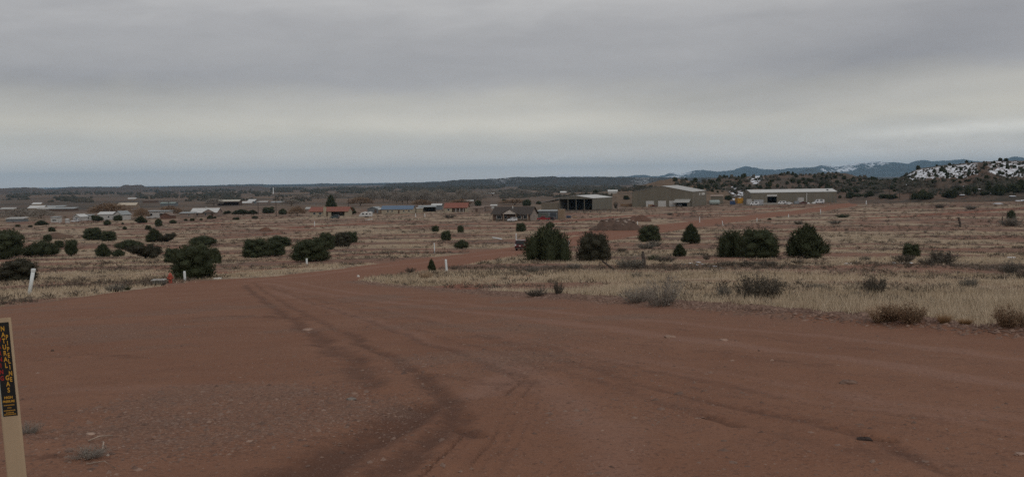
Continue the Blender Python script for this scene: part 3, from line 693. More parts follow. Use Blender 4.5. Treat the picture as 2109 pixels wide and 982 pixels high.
# ------------------------------------------------------------------ the junipers one by one (base x, base y, width, height in photo pixels)
TRUNKS = [trunk_mesh(900 + i) for i in range(3)]
_cache = {}
def crown(shape, seed, material=None):
    k = (shape, seed, material)
    if k not in _cache: _cache[k] = juniper_crown('crown', seed, shape, material=material)
    return _cache[k]
def juniper(px, py, w, h, shape, seed, label, group='junipers scattered over the grassland', material=None, name='juniper_tree', where=gp):
    p, d = where(px, py); s = d / FPX
    o = empty(name, p, seed * 1.7, label, 'tree', group)
    c = link('crown', crown(shape, seed, material), o, (0, 0, 0)); c.scale = (w * s, w * s, h * s)
    tr = link('trunk', TRUNKS[seed % 3], o, (0, 0, 0)); tr.scale = (w * s * .8, w * s * .8, h * s)
    return o
JUN = [
 (8, 533, 78, 64, 'round', 1, 'tall dark juniper cut by the edge behind the brown round bush'),
 (85, 529, 76, 38, 'wide', 2, 'broad low juniper just behind the leaning white post'),
 (147, 528, 32, 37, 'wedge', 3, 'upright juniper narrow at its foot, beside the broad low one'),
 (122, 510, 20, 16, 'round', 4, 'small juniper tucked behind the upright narrow-footed one'),
 (98, 497, 18, 15, 'round', 5, 'little juniper peeping over the broad low one'),
 (40, 493, 22, 10, 'wide', 6, 'flat little juniper behind the tall dark edge one'),
 (192, 494, 40, 27, 'round', 7, 'rounded dark juniper, larger of the touching pair below the white sheds'),
 (224, 496, 32, 22, 'round', 8, 'squat juniper touching the side of the larger rounded one'),
 (212, 529, 34, 28, 'cone', 9, 'pointed juniper with a low skirt between the upright and the gnarled ones'),
 (244, 528, 28, 16, 'wide', 10, 'low mounded juniper leaning against the pointed one'),
 (266, 513, 62, 22, 'wide', 11, 'flat topped wide juniper behind the gnarled one'),
 (300, 532, 70, 34, 'ragged', 12, 'gnarled open juniper with pale dead branches showing'),
 (318, 498, 36, 28, 'cone', 13, 'dark peaked juniper beside a grey bushy one'),
 (400, 574, 86, 76, 'round', 14, 'biggest round juniper, standing behind the red hydrant'),
 (358, 541, 40, 32, 'round', 15, 'juniper half hidden behind the big round one, hydrant side'),
 (418, 505, 64, 22, 'wide', 16, 'broad dark juniper in the distance above the big round one'),
 (441, 542, 32, 34, 'flame', 17, 'spiky juniper half hidden behind the big round one, road side'),
 (528, 531, 58, 42, 'round', 18, 'bluish juniper, front one of the three by the road bend'),
 (566, 528, 42, 34, 'round', 19, 'juniper overlapped by the bluish front one near the bend'),
 (575, 507, 52, 22, 'round', 20, 'dark juniper rearmost of the three near the bend'),
 (640, 538, 80, 50, 'round', 21, 'bright green juniper behind the white post at the roadside'),
 (674, 514, 34, 37, 'round', 22, 'tall juniper first of the row behind the bright green one'),
 (704, 508, 38, 32, 'round', 23, 'grey tinged juniper in the middle of the row of three'),
 (725, 500, 24, 24, 'round', 24, 'round juniper ending the row of three'),
 (1130, 538, 98, 78, 'flame', 25, 'biggest spiky juniper hiding half of the dark red car'),
 (1223, 540, 72, 63, 'round', 26, 'dome shaped juniper beside the biggest spiky one'),
 (889, 559, 17, 26, 'cone', 27, 'tiny young cone shaped juniper at the inside of the bend'),
 (897, 477, 15, 13, 'round', 28, 'small juniper farthest of the four in front of the brown roofed house'),
 (949, 478, 15, 15, 'flame', 29, 'small spiky juniper midway between the two rows of white stakes'),
 (919, 495, 22, 21, 'round', 30, 'rounded juniper directly behind the tall white stake'),
 (951, 512, 32, 21, 'wide', 31, 'squat oval juniper close to the far edge of the dirt road'),
 (1073, 477, 22, 19, 'round', 32, 'ball shaped juniper in front of the brown roofed house'),
 (1133, 469, 18, 14, 'wide', 33, 'small flat juniper in front of the red pickup'),
 (1338, 498, 46, 37, 'round', 34, 'round juniper on a bare stem beside the dirt heap'),
 (1423, 502, 41, 41, 'cone', 35, 'egg shaped juniper standing alone by the red road'),
 (1400, 528, 28, 26, 'cone', 36, 'small cone juniper below the egg shaped one'),
 (1508, 529, 68, 58, 'flame', 37, 'spiky half of the joined juniper pair in the grass'),
 (1563, 531, 84, 63, 'round', 38, 'wider round half of the joined juniper pair in the grass'),
 (1660, 533, 88, 72, 'cone', 39, 'big peaked juniper next to the joined pair'),
 (1877, 529, 37, 29, 'round', 40, 'green juniper ball alone in the grass below the snag'),
 (2083, 450, 18, 18, 'flame', 41, 'small juniper poking up behind the grey bush near a dark stake'),
]
for j in JUN: juniper(*j[:6], j[6], material=M_JUNB if j[5] in (23, 26, 12) else None)
juniper(35, 581, 78, 50, 'round', 42, 'brownish round juniper bush right behind the leaning white post', material=M_JUNB)
juniper(345, 498, 34, 20, 'ragged', 43, 'grey bushy juniper beside the dark peaked one', material=M_JUNB)
# farther, smaller ones in the middle distance
MIDJ = [(107, 477, 15, 10), (221, 464, 16, 13), (85, 464, 29, 10), (200, 456, 26, 14), (243, 455, 18, 13), (257, 473, 9, 8), (253, 462, 6, 4), (306, 474, 16, 12), (327, 466, 15, 16),
        (356, 460, 17, 8), (290, 459, 26, 14), (382, 455, 9, 5), (396, 455, 10, 6), (414, 454, 8, 5), (433, 451, 14, 8), (443, 450, 8, 5), (486, 453, 15, 6), (525, 450, 14, 6), (497, 441, 40, 10), (468, 441, 18, 8), (553, 439, 26, 13),
        (583, 442, 20, 14), (520, 441, 22, 9), (62, 468, 10, 5), (37, 467, 11, 5), (560, 430, 10, 5), (726, 441, 16, 14), (1040, 419, 14, 10), (1085, 424, 18, 14), (1110, 421, 12, 8), (1245, 415, 20, 8), (1290, 411, 16, 10), (985, 424, 14, 12),
        (1262, 393, 12, 7), (1308, 385, 10, 5), (1226, 398, 14, 8), (1500, 412, 16, 10), (1730, 408, 8, 7), (1585, 453, 10, 4)]
for i, (x, y, w, h) in enumerate(MIDJ):
    p, d = tp(x, y)
    o = link('juniper_tree', crown(['round', 'wide', 'cone', 'ragged'][i % 4], 60 + i % 8), None, p, i * 1.3); o.scale = (w * d / FPX, w * d / FPX, h * d / FPX)
    tag(o, 'small dark juniper dot between the grassland and the valley houses', 'tree', 'small junipers along the valley edge')
RIGHTJ = [(1823, 408, 27, 9), (1838, 409, 25, 8), (1885, 410, 20, 14), (1901, 411, 26, 24), (1912, 409, 22, 13), (1955, 406, 28, 14), (1965, 407, 12, 20), (1993, 403, 14, 23), (2008, 399, 13, 15), (2036, 397, 14, 24),
          (2055, 401, 30, 23), (2064, 402, 20, 18), (2088, 397, 30, 20), (2103, 393, 22, 24), (1752, 407, 22, 12), (1768, 406, 22, 9), (1785, 406, 12, 8), (1793, 404, 14, 11), (1745, 396, 12, 8), (1757, 395, 14, 11), (2028, 402, 18, 8), (1975, 393, 20, 8)]
for i, (x, y, w, h) in enumerate(RIGHTJ):
    p, d = tp(x, y)
    o = link('juniper_tree', crown(['round', 'cone', 'flame', 'wide'][i % 4], 70 + i % 8), None, p, i * 1.3); o.scale = (w * d / FPX, w * d / FPX, h * d / FPX)
    tag(o, 'dark juniper on the brown slope at the foot of the snowy ridge', 'tree', 'junipers at the foot of the snowy ridge')
def scatter_hill(n, x0, x1, y0, y1, label, group, wmin, wmax, seed, keep=None):
    g = np.random.default_rng(seed); k = 0
    for _ in range(n * 4):
        if k >= n: break
        px, py = g.uniform(x0, x1), g.uniform(y0, y1); p, d = tp(px, py)
        if d > 1700 or d < 520 or (keep and not keep(px, py, d)): continue
        w = g.uniform(wmin, wmax) * d / FPX; h = w * g.uniform(.65, 1.1); p[2] -= .2
        o = link('juniper_tree', crown(['round', 'cone', 'wide', 'round'][k % 4], 80 + k % 8), None, p, k * 1.1); o.scale = (w, w, h)
        tag(o, label, 'tree', group); k += 1
scatter_hill(165, 1390, 1860, 354, 397, 'dark juniper dotted over the hill behind the long warehouse', 'junipers on the hill behind the warehouse', 5, 11, 3, lambda x, y, d: not (1560 < x < 1640 and y > 364 and (x * 7 % 3) > 1) and not (abs(x - 1555) < 22 and y > 362 and y < 378))
scatter_hill(95, 1862, 2130, 330, 378, 'dark juniper standing in the snow on the ridge', 'junipers in the snow on the ridge', 4, 9, 4)
# far dark woodland belts: nobody could count these
def woodland():
    g = np.random.default_rng(21); Vs, Fs, T, o = [], [], [], 0
    bands = [(4200, 560, 1240, 384, 396, 3, 7), (700, 0, 560, 392, 402, 3, 7), (260, 100, 190, 408, 417, 5, 9), (420, 280, 560, 398, 410, 4, 9), (900, 1180, 1420, 384, 394, 3, 6), (500, 820, 1180, 390, 398, 4, 8),
             (500, 1030, 1260, 401, 409, 4, 8), (260, 380, 640, 404, 416, 4, 8), (300, 40, 330, 384, 394, 3, 6), (260, 1750, 2109, 372, 398, 5, 10), (400, 0, 60, 394, 412, 3, 7), (300, 640, 760, 392, 404, 4, 8), (900, 1385, 1880, 356, 398, 4, 10), (700, 1780, 2140, 372, 402, 5, 10), (420, 1865, 2140, 332, 374, 3, 6)]
    for n, x0, x1, y0, y1, a, b in bands:
        for _ in range(n):
            px = g.uniform(x0, x1); py = g.uniform(y0, y1)
            if vnoise(np.array(px / 34.0), np.array(py / 3.2), 5) < .42: continue
            p, d = tp(px, py)
            if d < 600 or d > 5000: continue
            w = g.uniform(a, b) * d / FPX * .5; h = w * g.uniform(.9, 1.5)
            k = 7; th = np.arange(k) * 2 * math.pi / k + g.random(); rr = w * (.7 + .5 * g.random(k)); r2 = w * .6 * (.5 + .8 * g.random(k))
            V = np.vstack([np.stack([np.cos(th) * rr, np.sin(th) * rr, np.full(k, -.3)], -1), np.stack([np.cos(th) * rr, np.sin(th) * rr, h * (.3 + .3 * g.random(k))], -1),
                           np.stack([np.cos(th) * r2, np.sin(th) * r2, h * (.7 + .45 * g.random(k))], -1), [[0, 0, h]]]) + p
            F = [(i, (i + 1) % k, k + (i + 1) % k) for i in range(k)] + [(i, k + (i + 1) % k, k + i) for i in range(k)] + [(k + i, k + (i + 1) % k, 2 * k + (i + 1) % k) for i in range(k)] + \
                [(k + i, 2 * k + (i + 1) % k, 2 * k + i) for i in range(k)] + [(2 * k + i, 2 * k + (i + 1) % k, 3 * k) for i in range(k)]
            Vs.append(V); Fs.append(np.array(F) + o); o += len(V); T.append(np.full(len(V), g.random()))
    me = tri_mesh('woodland', np.vstack(Vs), np.vstack(Fs), [leaf_mat('far woodland', (0.032, 0.036, 0.026), (0.085, 0.072, 0.055))], False, dict(tint=np.concatenate(T)))
    tag(link('woodland', me), kind='stuff')
woodland()

# bare cottonwoods along the creek and in the yards
def limb_mesh(seed):
    g = np.random.default_rng(seed); b = MB(); b.tube([(0, 0, -.05), (.01, 0, .15), (0, .02, .35)], [.03, .024, .016], 6)
    for i in range(7):
        a = i * .9 + g.random(); b.tube([(0, .01, .2 + .02 * i), (.14 * math.cos(a), .14 * math.sin(a), .45), (.3 * math.cos(a), .3 * math.sin(a), .72)], [.014, .009, .003], 5)
    return b.mesh('trunk', M_BARK, True)
COTT = [twig_mesh('crown', 300 + i, 1500, M_TWIG, 'dome', .018) for i in range(4)]
COTR = [twig_mesh('crown', 310 + i, 1600, M_RUST, 'dome', .024) for i in range(2)]
LIMB = [limb_mesh(i) for i in range(2)]
def cottonwood(px, py, w, h, i, label, group, rust=False):
    p, d = tp(px, py); s = d / FPX; p[2] -= .2
    o = empty('bare_tree', p, i * 2.1, label, 'tree', group)
    c = link('crown', (COTR[i % 2] if rust else COTT[i % 4]), o, (0, 0, 0)); c.scale = (w * s * .95, w * s * .95, h * s)
    tr = link('trunk', LIMB[i % 2], o, (0, 0, 0)); tr.scale = (w * s, w * s, h * s)
g = np.random.default_rng(5)
for i in range(34):
    px = 742 + i * 7.6 + g.uniform(-4, 4); py = g.uniform(412, 421) - (4 if px < 790 else 0)
    cottonwood(px, py, g.uniform(22, 40), g.uniform(13, 27), i, 'bare grey brown cottonwood in the creek grove behind the houses', 'bare cottonwoods in the creek grove')
for i, (x, y, w, h) in enumerate([(990, 404, 30, 10), (1015, 404, 34, 12), (1045, 403, 30, 10), (1080, 402, 34, 12), (1110, 402, 26, 9), (690, 412, 40, 14), (655, 410, 34, 12), (618, 414, 36, 14), (600, 424, 44, 14)]):
    cottonwood(x, y, w, h, i, 'low bare tree out on the brown valley floor', 'low bare trees on the valley floor')
for x, y, w, h, rust, lab in [(440, 425, 36, 17, 0, 'pale round bare tree beside the open shed with metal roof'), (225, 444, 74, 26, 1, 'wide rust brown bare willow beside the white sheds'), (612, 445, 36, 20, 1, 'dark maroon bare tree at the end of the long red roofed house'),
                              (292, 452, 30, 24, 1, 'olive brown bare tree in front of the flat roofed house'), (352, 446, 44, 22, 1, 'rust coloured bare tree between the flat and pitched roofed houses'), (40, 455, 70, 26, 0, 'spreading grey bare tree near the valley sheds'), (85, 450, 50, 20, 0, 'bare grey tree in front of the long low roofs'),
                              (385, 444, 34, 14, 0, 'bare twiggy tree behind the low sheds'), (1060, 422, 60, 12, 1, 'tangled brown bare tree behind the brown roofed house'), (742, 424, 50, 18, 1, 'reddish bare tree behind the grey shed'), (870, 425, 40, 14, 1, 'rust bare tree behind the metal roofed sheds'), (948, 424, 46, 14, 1, 'dark reddish bare tree behind the short red roofed house')]:
    cottonwood(x, y, w, h, int(x) % 7, lab, None, rust)
p, d = gp(682, 432); s = d / FPX
o = empty('conifer_tree', p, 0, 'tall dark pointed conifer behind the long red roofed house', 'tree')
c = link('crown', juniper_crown('crown', 45, 'cone', 5000), o, (0, 0, 0)); c.scale = (24 * s, 24 * s, 31 * s)
link('trunk', TRUNKS[0], o, (0, 0, 0)).scale = (14 * s, 14 * s, 30 * s)

# ------------------------------------------------------------------ bushes
BM = {k: [twig_mesh('bush', 400 + 10 * q + i, n, m_, sh, wd, lf) for i in range(3)] for q, (k, (n, m_, sh, wd, lf)) in enumerate({
    'grey': (1100, M_SAGE, 'bush', .013, .8), 'dark': (900, M_DARKSC, 'bush', .013, 1.3), 'tan': (1700, M_TANW, 'upright', .011, .3), 'orange': (700, M_ORNG, 'grass', .010, 0),
    'haze': (1300, M_TWIG, 'bush', .009, .1), 'green': (900, M_GREEN, 'bush', .016, 1.5), 'brown': (1300, M_RUST, 'upright', .010, .5)}.items())}
BUSH = [
 (1365, 628, 95, 62, 'haze', 'wispy grey bush in the tall grass, nearest the dirt heap'), (1310, 622, 70, 36, 'haze', 'thin reddish twiggy bush at the foot of the wispy grey one'),
 (1545, 620, 62, 44, 'dark', 'dark leafy bush in the tall grass below the joined junipers'), (1588, 618, 60, 40, 'dark', 'dark bush with upright sprigs beside the leafy one'), (1490, 614, 34, 28, 'grey', 'pale grey bush next to the dark leafy pair'),
 (1800, 609, 54, 34, 'dark', 'round dark twiggy bush in the pale grass below the green ball'), (1762, 612, 22, 13, 'grey', 'small grey tuft beside the round twiggy bush'),
 (1815, 662, 62, 36, 'tan', 'tan brown weed clump on the gravel bank, thinner of the joined pair'), (1875, 664, 66, 40, 'brown', 'thick brown weed clump on the gravel bank'), (1835, 660, 60, 34, 'brown', 'middle brown weed clump on the gravel bank'),
 (1945, 666, 34, 24, 'orange', 'orange grass tuft on the gravel bank'), (1988, 668, 34, 15, 'orange', 'low orange grass tuft beside the taller one'), (2075, 672, 66, 42, 'brown', 'dark brown bush on the gravel bank at the picture edge'), (2030, 668, 36, 26, 'tan', 'straggly tan weed between the orange tufts and dark brown bush'), (2112, 672, 40, 36, 'tan', 'tan weed cut by the picture edge on the bank'),
 (1300, 554, 60, 26, 'grey', 'silver grey bush behind the slanting dead branch'), (1318, 552, 22, 16, 'grey', 'small grey bush at the foot of the upright dead post'), (1345, 537, 28, 16, 'green', 'dull green bush behind the upright dead post'), (1368, 540, 50, 14, 'dark', 'long dark bush just past the upright dead post'),
 (1940, 543, 64, 32, 'dark', 'grey green spreading bush beside the green juniper ball'), (1910, 545, 40, 14, 'dark', 'low dark bush in front of the spreading grey green one'), (1862, 540, 44, 18, 'dark', 'dark bush in front of the green juniper ball'), (2083, 563, 42, 28, 'grey', 'rounded grey bush near the edge in the pale grass'), (1995, 594, 40, 24, 'grey', 'faint grey bush alone in the pale grass'), (2106, 577, 26, 20, 'dark', 'brown bush cut by the edge in the pale grass'),
 (2085, 466, 46, 20, 'grey', 'grey bush with a small juniper behind it'), (262, 597, 17, 12, 'green', 'small green bush at the roadside grass near the hydrant'), (238, 600, 44, 16, 'grey', 'grey flattened weed clump next to the small green bush'), (877, 574, 32, 15, 'tan', 'low tan brown bush in front of the young cone juniper'), (845, 562, 22, 12, 'dark', 'small dark bush beside the young cone juniper'),
 (1097, 562, 28, 14, 'grey', 'small grey brown bush in the grass below the biggest spiky juniper'), (1312, 574, 24, 13, 'grey', 'grey bush in pale grass below the silver grey one'), (1336, 572, 14, 8, 'grey', 'tiny grey tuft in pale grass'), (1495, 495, 44, 13, 'dark', 'flat dead brush pile behind the joined junipers'), (1330, 512, 44, 13, 'grey', 'grey scrub under the round stemmed juniper'), (1280, 518, 24, 8, 'dark', 'dark low scrub beside the dome shaped juniper'), (1348, 507, 30, 13, 'grey', 'pale scrub beneath the stem of the round juniper'),
 (1500, 548, 36, 12, 'dark', 'dark scrub first along the dry ditch'), (1538, 549, 40, 14, 'dark', 'dark scrub second along the dry ditch, widest'), (1580, 549, 40, 14, 'dark', 'dark scrub third along the dry ditch'), (1642, 543, 24, 9, 'dark', 'dark scrub last along the dry ditch'), (1455, 535, 14, 9, 'dark', 'dark little bush above the snow scraps'),
 (1680, 594, 46, 10, 'grey', 'flat grey scrub line in the pale grass'), (1780, 537, 24, 10, 'grey', 'grey scrub between the peaked juniper and the green ball'), (1180, 553, 34, 10, 'grey', 'grey brush under the biggest spiky juniper'), (330, 588, 30, 13, 'grey', 'grey weeds around the utility box'), (1150, 606, 22, 22, 'dark', 'upright thin dark weed near the gravel edge'), (1105, 609, 44, 10, 'dark', 'dark scrub at the worn corner inside the bend'), (800, 592, 1, 1, 'dark', None),
 (1720, 461, 26, 9, 'grey', 'grey green scrub above the red road, nearest the warehouse end'), (1735, 448, 30, 10, 'green', 'dull green scrub above the red road'), (1935, 428, 24, 8, 'dark', 'dark scrub mound on the red slope'), (2000, 431, 26, 8, 'grey', 'grey scrub on the red slope'), (1645, 462, 22, 8, 'dark', 'dark scrub beside a white stake near the red road'), (1380, 423 + 20, 12, 6, 'grey', 'grey scrub in front of the big tan barn'),
 (925, 449, 24, 8, 'dark', 'dark mounded shrub in front of the short red roofed house'), (1235, 429, 8, 12, 'dark', 'dark shrub against the open hay barn wall'), (1268, 429, 8, 15, 'dark', 'dark shrub at the corner of the open hay barn'), (55, 892, 60, 26, 'haze', 'bleached dry weed at the foot of the pipeline marker'), (185, 940, 90, 22, 'haze', 'bleached straggling weed on the bare dirt'),
]
for i, (x, y, w, h, k, lab) in enumerate(BUSH):
    if not lab: continue
    p, d = gp(x, y); s = d / FPX
    o = link('bush' if k != 'orange' else 'grass_tuft', BM[k][i % 3], None, p, i * 1.9); sw = w * s / (1.35 if k in ('grey', 'dark', 'haze', 'green') else 1.05 if k != 'orange' else .9)
    hk = 1.75 if k == 'dark' and y > 590 else 1.3 if k in ('haze', 'dark', 'brown', 'tan', 'grey') else 1.0; o.scale = (sw * 1.15, sw * 1.15, h * s * hk); tag(o, lab, 'bush' if k != 'orange' else 'grass tuft')
# ------------------------------------------------------------------ ground cover: grass, scrub, gravel
def in_dirt(x, y): return bil(a_dirt, x, y)
def grass_cover():
    g = np.random.default_rng(31); n = 118000
    az = g.uniform(-.72, .95, n); r = np.exp(g.uniform(math.log(7), math.log(330), n))
    x, y = r * np.sin(az), r * np.cos(az)
    gm = grass_mask(x, y) * (.45 + .55 * sstep(fbm(x / 3.2, y / 3.2, 58, 3), .40, .56)); cl = fbm(x / 1.7, y / 1.7, 51, 3)
    big = fbm(x / 9, y / 5, 55, 3)
    ok = (in_dirt(x, y) + (fbm(x / 1.3, y / 1.3, 53, 3) - .5) * 1.6 * (in_dirt(x, y) > 0) < .35 - .3 * g.random(n)) & (gm * (.35 + 1.3 * cl) > g.random(n) * .62) 
    x, y, r, gm, big = x[ok], y[ok], r[ok], gm[ok], big[ok]; m = len(x)
    k = 14; zz = ground(x, y)
    P = np.repeat(np.stack([x, y, zz], -1), k, 0); rr = np.repeat(r, k)
    sp = .05 + .0022 * rr
    P[:, :2] += g.normal(size=(len(P), 2)) * sp[:, None] * 1.6
    P[:, 2] = ground(P[:, 0], P[:, 1]) - .01
    D = unit(g.normal(size=(len(P), 3)) * [.38, .38, .12] + [.06, 0, 1])
    hh = np.repeat((.10 + .30 * gm * (.3 + 1.2 * big)) * g.uniform(.6, 1.4, m), k) * g.uniform(.45, 1.15, len(P)) * (1 - .35 * sstep(rr, 60, 200))
    V, F = leaf_tris(P, D, hh, .004 + .00042 * rr * g.uniform(.6, 1.4, len(P)), g)
    tn = np.repeat(np.clip(.5 + 1.5 * (np.repeat(big, k) - .5) + np.repeat(g.normal(size=m) * .2, k) + g.normal(size=len(P)) * .18, 0, 1), 3)
    tag(link('grass', tri_mesh('grass', V, F, [M_GRASS], False, dict(tint=tn))), kind='stuff')
grass_cover()
def scrub_cover():
    g = np.random.default_rng(33); n = 52000
    az = g.uniform(-.60, .60, n); r = np.exp(g.uniform(math.log(22), math.log(680), n)); x, y = r * np.sin(az), r * np.cos(az)
    cl = fbm(x / 14, y / 5, 57, 3) + .05 * sstep(az, .1, .4) * sstep(r, 90, 160)
    lush = sstep(az, 0.02, 0.10) * (1 - sstep(r, 50, 75))
    ok = (in_dirt(x, y) < .12) & ((sstep(cl, .45, .62) * .8 + .03) * (1 - .6 * lush) > g.random(n)); x, y, r = x[ok], y[ok], r[ok]; m = len(x); k = 22
    w = g.uniform(.10, .36, m) * (1 + r / 150); h = w * g.uniform(.5, .9, m)
    d = unit(g.normal(size=(m * k, 3)) * [1, 1, .5] + [0, 0, .65]); W_, H_ = np.repeat(w, k), np.repeat(h, k)
    C = np.repeat(np.stack([x, y, ground(x, y)], -1), k, 0)
    P = C + d * np.stack([W_, W_, H_], -1) * g.uniform(.1, .75, (m * k, 1)); P[:, 2] = np.maximum(P[:, 2], C[:, 2])
    V, F = leaf_tris(P, unit(d + g.normal(size=d.shape) * .4), W_ * .5, W_ * .10, g)
    tn = np.repeat(np.clip(np.repeat(g.random(m), k) + g.normal(size=m * k) * .2, 0, 1), 3)
    tag(link('scrub', tri_mesh('scrub', V, F, [leaf_mat('low scrub', (0.062, 0.053, 0.042), (0.168, 0.130, 0.098))], False, dict(tint=tn))), kind='stuff')
scrub_cover()
M_STONE = mat('dirt coloured stone', (0.120, 0.072, 0.055), 0.95, 0.2, 30, tint=(0.335, 0.225, 0.172))
def gravel_cover():
    g = np.random.default_rng(35); n = 110000
    az = g.uniform(-.62, .62, n); r = np.exp(g.uniform(math.log(4.6), math.log(46), n)); x, y = r * np.sin(az), r * np.cos(az)
    cl = fbm(x / 2.6, y / 2.6, 31, 3); ww = bil(a_worn, x, y)
    pr = .06 + .5 * sstep(cl, .48, .66) * (1 - sstep(x / y + (fbm(x / 3, y / 3, 39, 3) - .5) * .5, -.02, .22)) + .10 * sstep(fbm(x / 1.2, y / 1.2, 37, 3), .5, .7)
    ok = (in_dirt(x, y) > .5) & (g.random(n) < pr * (1 - .6 * ww)); x, y = x[ok], y[ok]; sz = g.uniform(.006, .017, len(x)) * (1 + g.random(len(x)) ** 10 * 2.2)
    # the windrow of stones along the far edge
    seg = np.diff(EDGE, axis=0); L = np.hypot(*seg.T); q = g.choice(len(seg), 17000, p=(L * np.where(EDGE[:-1, 0] > -2, 1, .2)) / (L * np.where(EDGE[:-1, 0] > -2, 1, .2)).sum())
    e = EDGE[q] + seg[q] * g.random((len(q), 1)) + g.normal(size=(len(q), 2)) * [.35, .42]
    kk = np.hypot(*e.T) < 75; e = e[kk]
    x = np.append(x, e[:, 0]); y = np.append(y, e[:, 1]); sz = np.append(sz, g.uniform(.02, .075, len(e)))
    m = len(x); C = np.stack([x, y, ground(x, y)], -1)
    base = np.array([[1, 0, 0], [0, 1, 0], [-1, 0, 0], [0, -1, 0], [0, 0, .75], [0, 0, -.6]], float)
    th = g.random(m) * 6.28; ca, sa = np.cos(th), np.sin(th)
    V = base[None] * g.uniform(.55, 1.25, (m, 6, 1)) * sz[:, None, None] * np.stack([np.ones(m), g.uniform(.5, 1, m), g.uniform(.35, .8, m)], -1)[:, None, :]
    V = np.stack([V[..., 0] * ca[:, None] - V[..., 1] * sa[:, None], V[..., 0] * sa[:, None] + V[..., 1] * ca[:, None], V[..., 2]], -1) + C[:, None, :]
    f = np.array([(0, 1, 4), (1, 2, 4), (2, 3, 4), (3, 0, 4), (1, 0, 5), (2, 1, 5), (3, 2, 5), (0, 3, 5)])
    F = (f[None] + 6 * np.arange(m)[:, None, None]).reshape(-1, 3)
    tn = np.repeat(np.clip(g.beta(1.3, 2.6, m), 0, 1), 6)
    tag(link('gravel', tri_mesh('gravel', V.reshape(-1, 3), F, [M_STONE], False, dict(tint=tn))), kind='stuff')
gravel_cover()

# ------------------------------------------------------------------ stones, sticks, dead wood and litter
def rock(px, py, w, h, seed, label, name='rock', col=(0.27, 0.20, 0.165), cat='rock', flat_=.35):
    p, d = gp(px, py); s = d / FPX; g = np.random.default_rng(seed)
    V, F = ico_core(np.zeros(3), np.ones(3), g, seed); V = V * np.array([w * s / 2, w * s * .35, max(h * s, w * s * flat_ * .5)]) ; V[:, 2] += h * s * .15
    n1 = fbm(V[:, 0] / (w * s) * 5 + seed, V[:, 2] / (w * s) * 5 + V[:, 1], seed, 3); V *= (.8 + .4 * n1)[:, None]
    o = link(name, tri_mesh(name, V, F, [mat(name + str(seed), col, .9, .25, 8, .02)], False), None, p, g.random() * .6 - .3)
    return tag(o, label, cat)
rock(725, 823, 26, 5, 1, 'flat grey stone lying in the tyre track', col=(.22, .19, .165))
rock(187, 894, 26, 4, 2, 'pale pinkish flat stone on the dirt near the pipeline marker', col=(.38, .27, .21))
rock(635, 680, 28, 3, 3, 'thin pale stone slab at the left of the track', col=(.34, .23, .18))
rock(222, 924 + 14, 9, 4, 4, 'small white stone beside a bleached twig', col=(.45, .38, .32))
rock(1748, 789, 44, 6, 5, 'low broken crust of stones in the middle of the pull-out', col=(.19, .12, .09))
rock(738, 570, 7, 4, 6, 'small white lump on the dark gravel corner', col=(.62, .60, .56))
rock(108, 723, 9, 4, 7, 'dark clod on the dirt above the marker', col=(.10, .065, .05))
rock(1380, 695, 30, 4, 9, 'pale streaked stone slab out on the pull-out', col=(.30, .20, .15))
rock(1490, 701, 26, 3, 10, 'thin pale stone slab beyond the streaked one', col=(.33, .22, .17))
rock(1862, 656, 7, 5, 11, 'pinkish stone in front of the brown weed clump', col=(.40, .26, .19))
rock(2100, 935, 24, 5, 12, 'pale stone at the lower corner of the pull-out', col=(.34, .23, .18))
rock(1780, 905, 38, 6, 13, 'dark clod of mud in the tyre mark', col=(.045, .03, .025))
def stick(pts, r0, r1, name, label, cat, material):
    """pts: picture points with a height in metres above the ground"""
    P = []
    for x, y, up in pts:
        p, d = gp(x, y); P.append((p[0], p[1], p[2] + up))
    b = MB().tube(P, list(np.linspace(r0, r1, len(P))), 7); o = b.build(name, material, smooth=True)
    c = Vector(P[0]); o.data.transform(Matrix.Translation(-c)); o.location = c
    return tag(o, label, cat)
M_PALE = mat('bleached wood', (0.36, 0.28, 0.22), .9, .2, 12)
stick([(182, 910, .01), (205, 906, .03), (232, 899, .01)], .006, .004, 'stick', 'straight bleached stick lying on the dirt', 'stick', M_PALE)
stick([(210, 930, .0), (214, 922, .04), (212, 914, .02)], .007, .004, 'stick', 'short curved bleached stick on the dirt', 'stick', M_PALE)
stick([(178, 958, .01), (215, 955, .02), (238, 966, .01)], .004, .003, 'stick', 'thin bent twig on the dirt at the lower edge', 'stick', M_PALE)
def upright(px, y0, y1, wpx, lean, label, name, cat, material, bend=0.0, n=7):
    p, d = gp(px, y0); s = d / FPX; H = (y0 - y1) * s
    pts = [(0, 0, -.15)] + [(lean * H * t + bend * s * math.sin(t * 5), 0, H * t) for t in (.05, .25, .5, .75, 1)]
    return tag(MB().tube(pts, [wpx * s * .55] + [wpx * s * k for k in (.55, .5, .5, .45, .3)], n).build(name, material, None, p), label, cat), p, s
o, p, s = upright(1325, 553, 517, 8, 0.0, 'charred upright dead juniper stub standing in the grass', 'dead_stump', 'stump', M_DEAD, 1.0)
b = MB().tube([(-.08, 0, .05), (-.9 * 1, .05, .62), (-1.25, .1, .98)], [.09, .06, .02], 7).tube([(-.7, .05, .48), (-.72, .05, .8), (-.6, .05, .95)], [.04, .03, .01], 6)
p, d = gp(1269, 557); tag(b.build('dead_branch', M_DEAD, None, p, smooth=True), 'slanting fallen dead branch sticking out of the grass', 'branch')
o, p, s = upright(1977, 468, 447, 4.5, -0.10, 'leaning forked snag standing in the grass above the green juniper ball', 'dead_stump', 'stump', M_DEAD, 1.2)
MB().tube([(-.1, 0, 18 * s), (-.1 - 2 * s, 0, 19.5 * s), (-.1 - 5.5 * s, 0, 20 * s)], [1.5 * s, 1.2 * s, .5 * s], 6).build('snag_branch', M_DEAD, o)
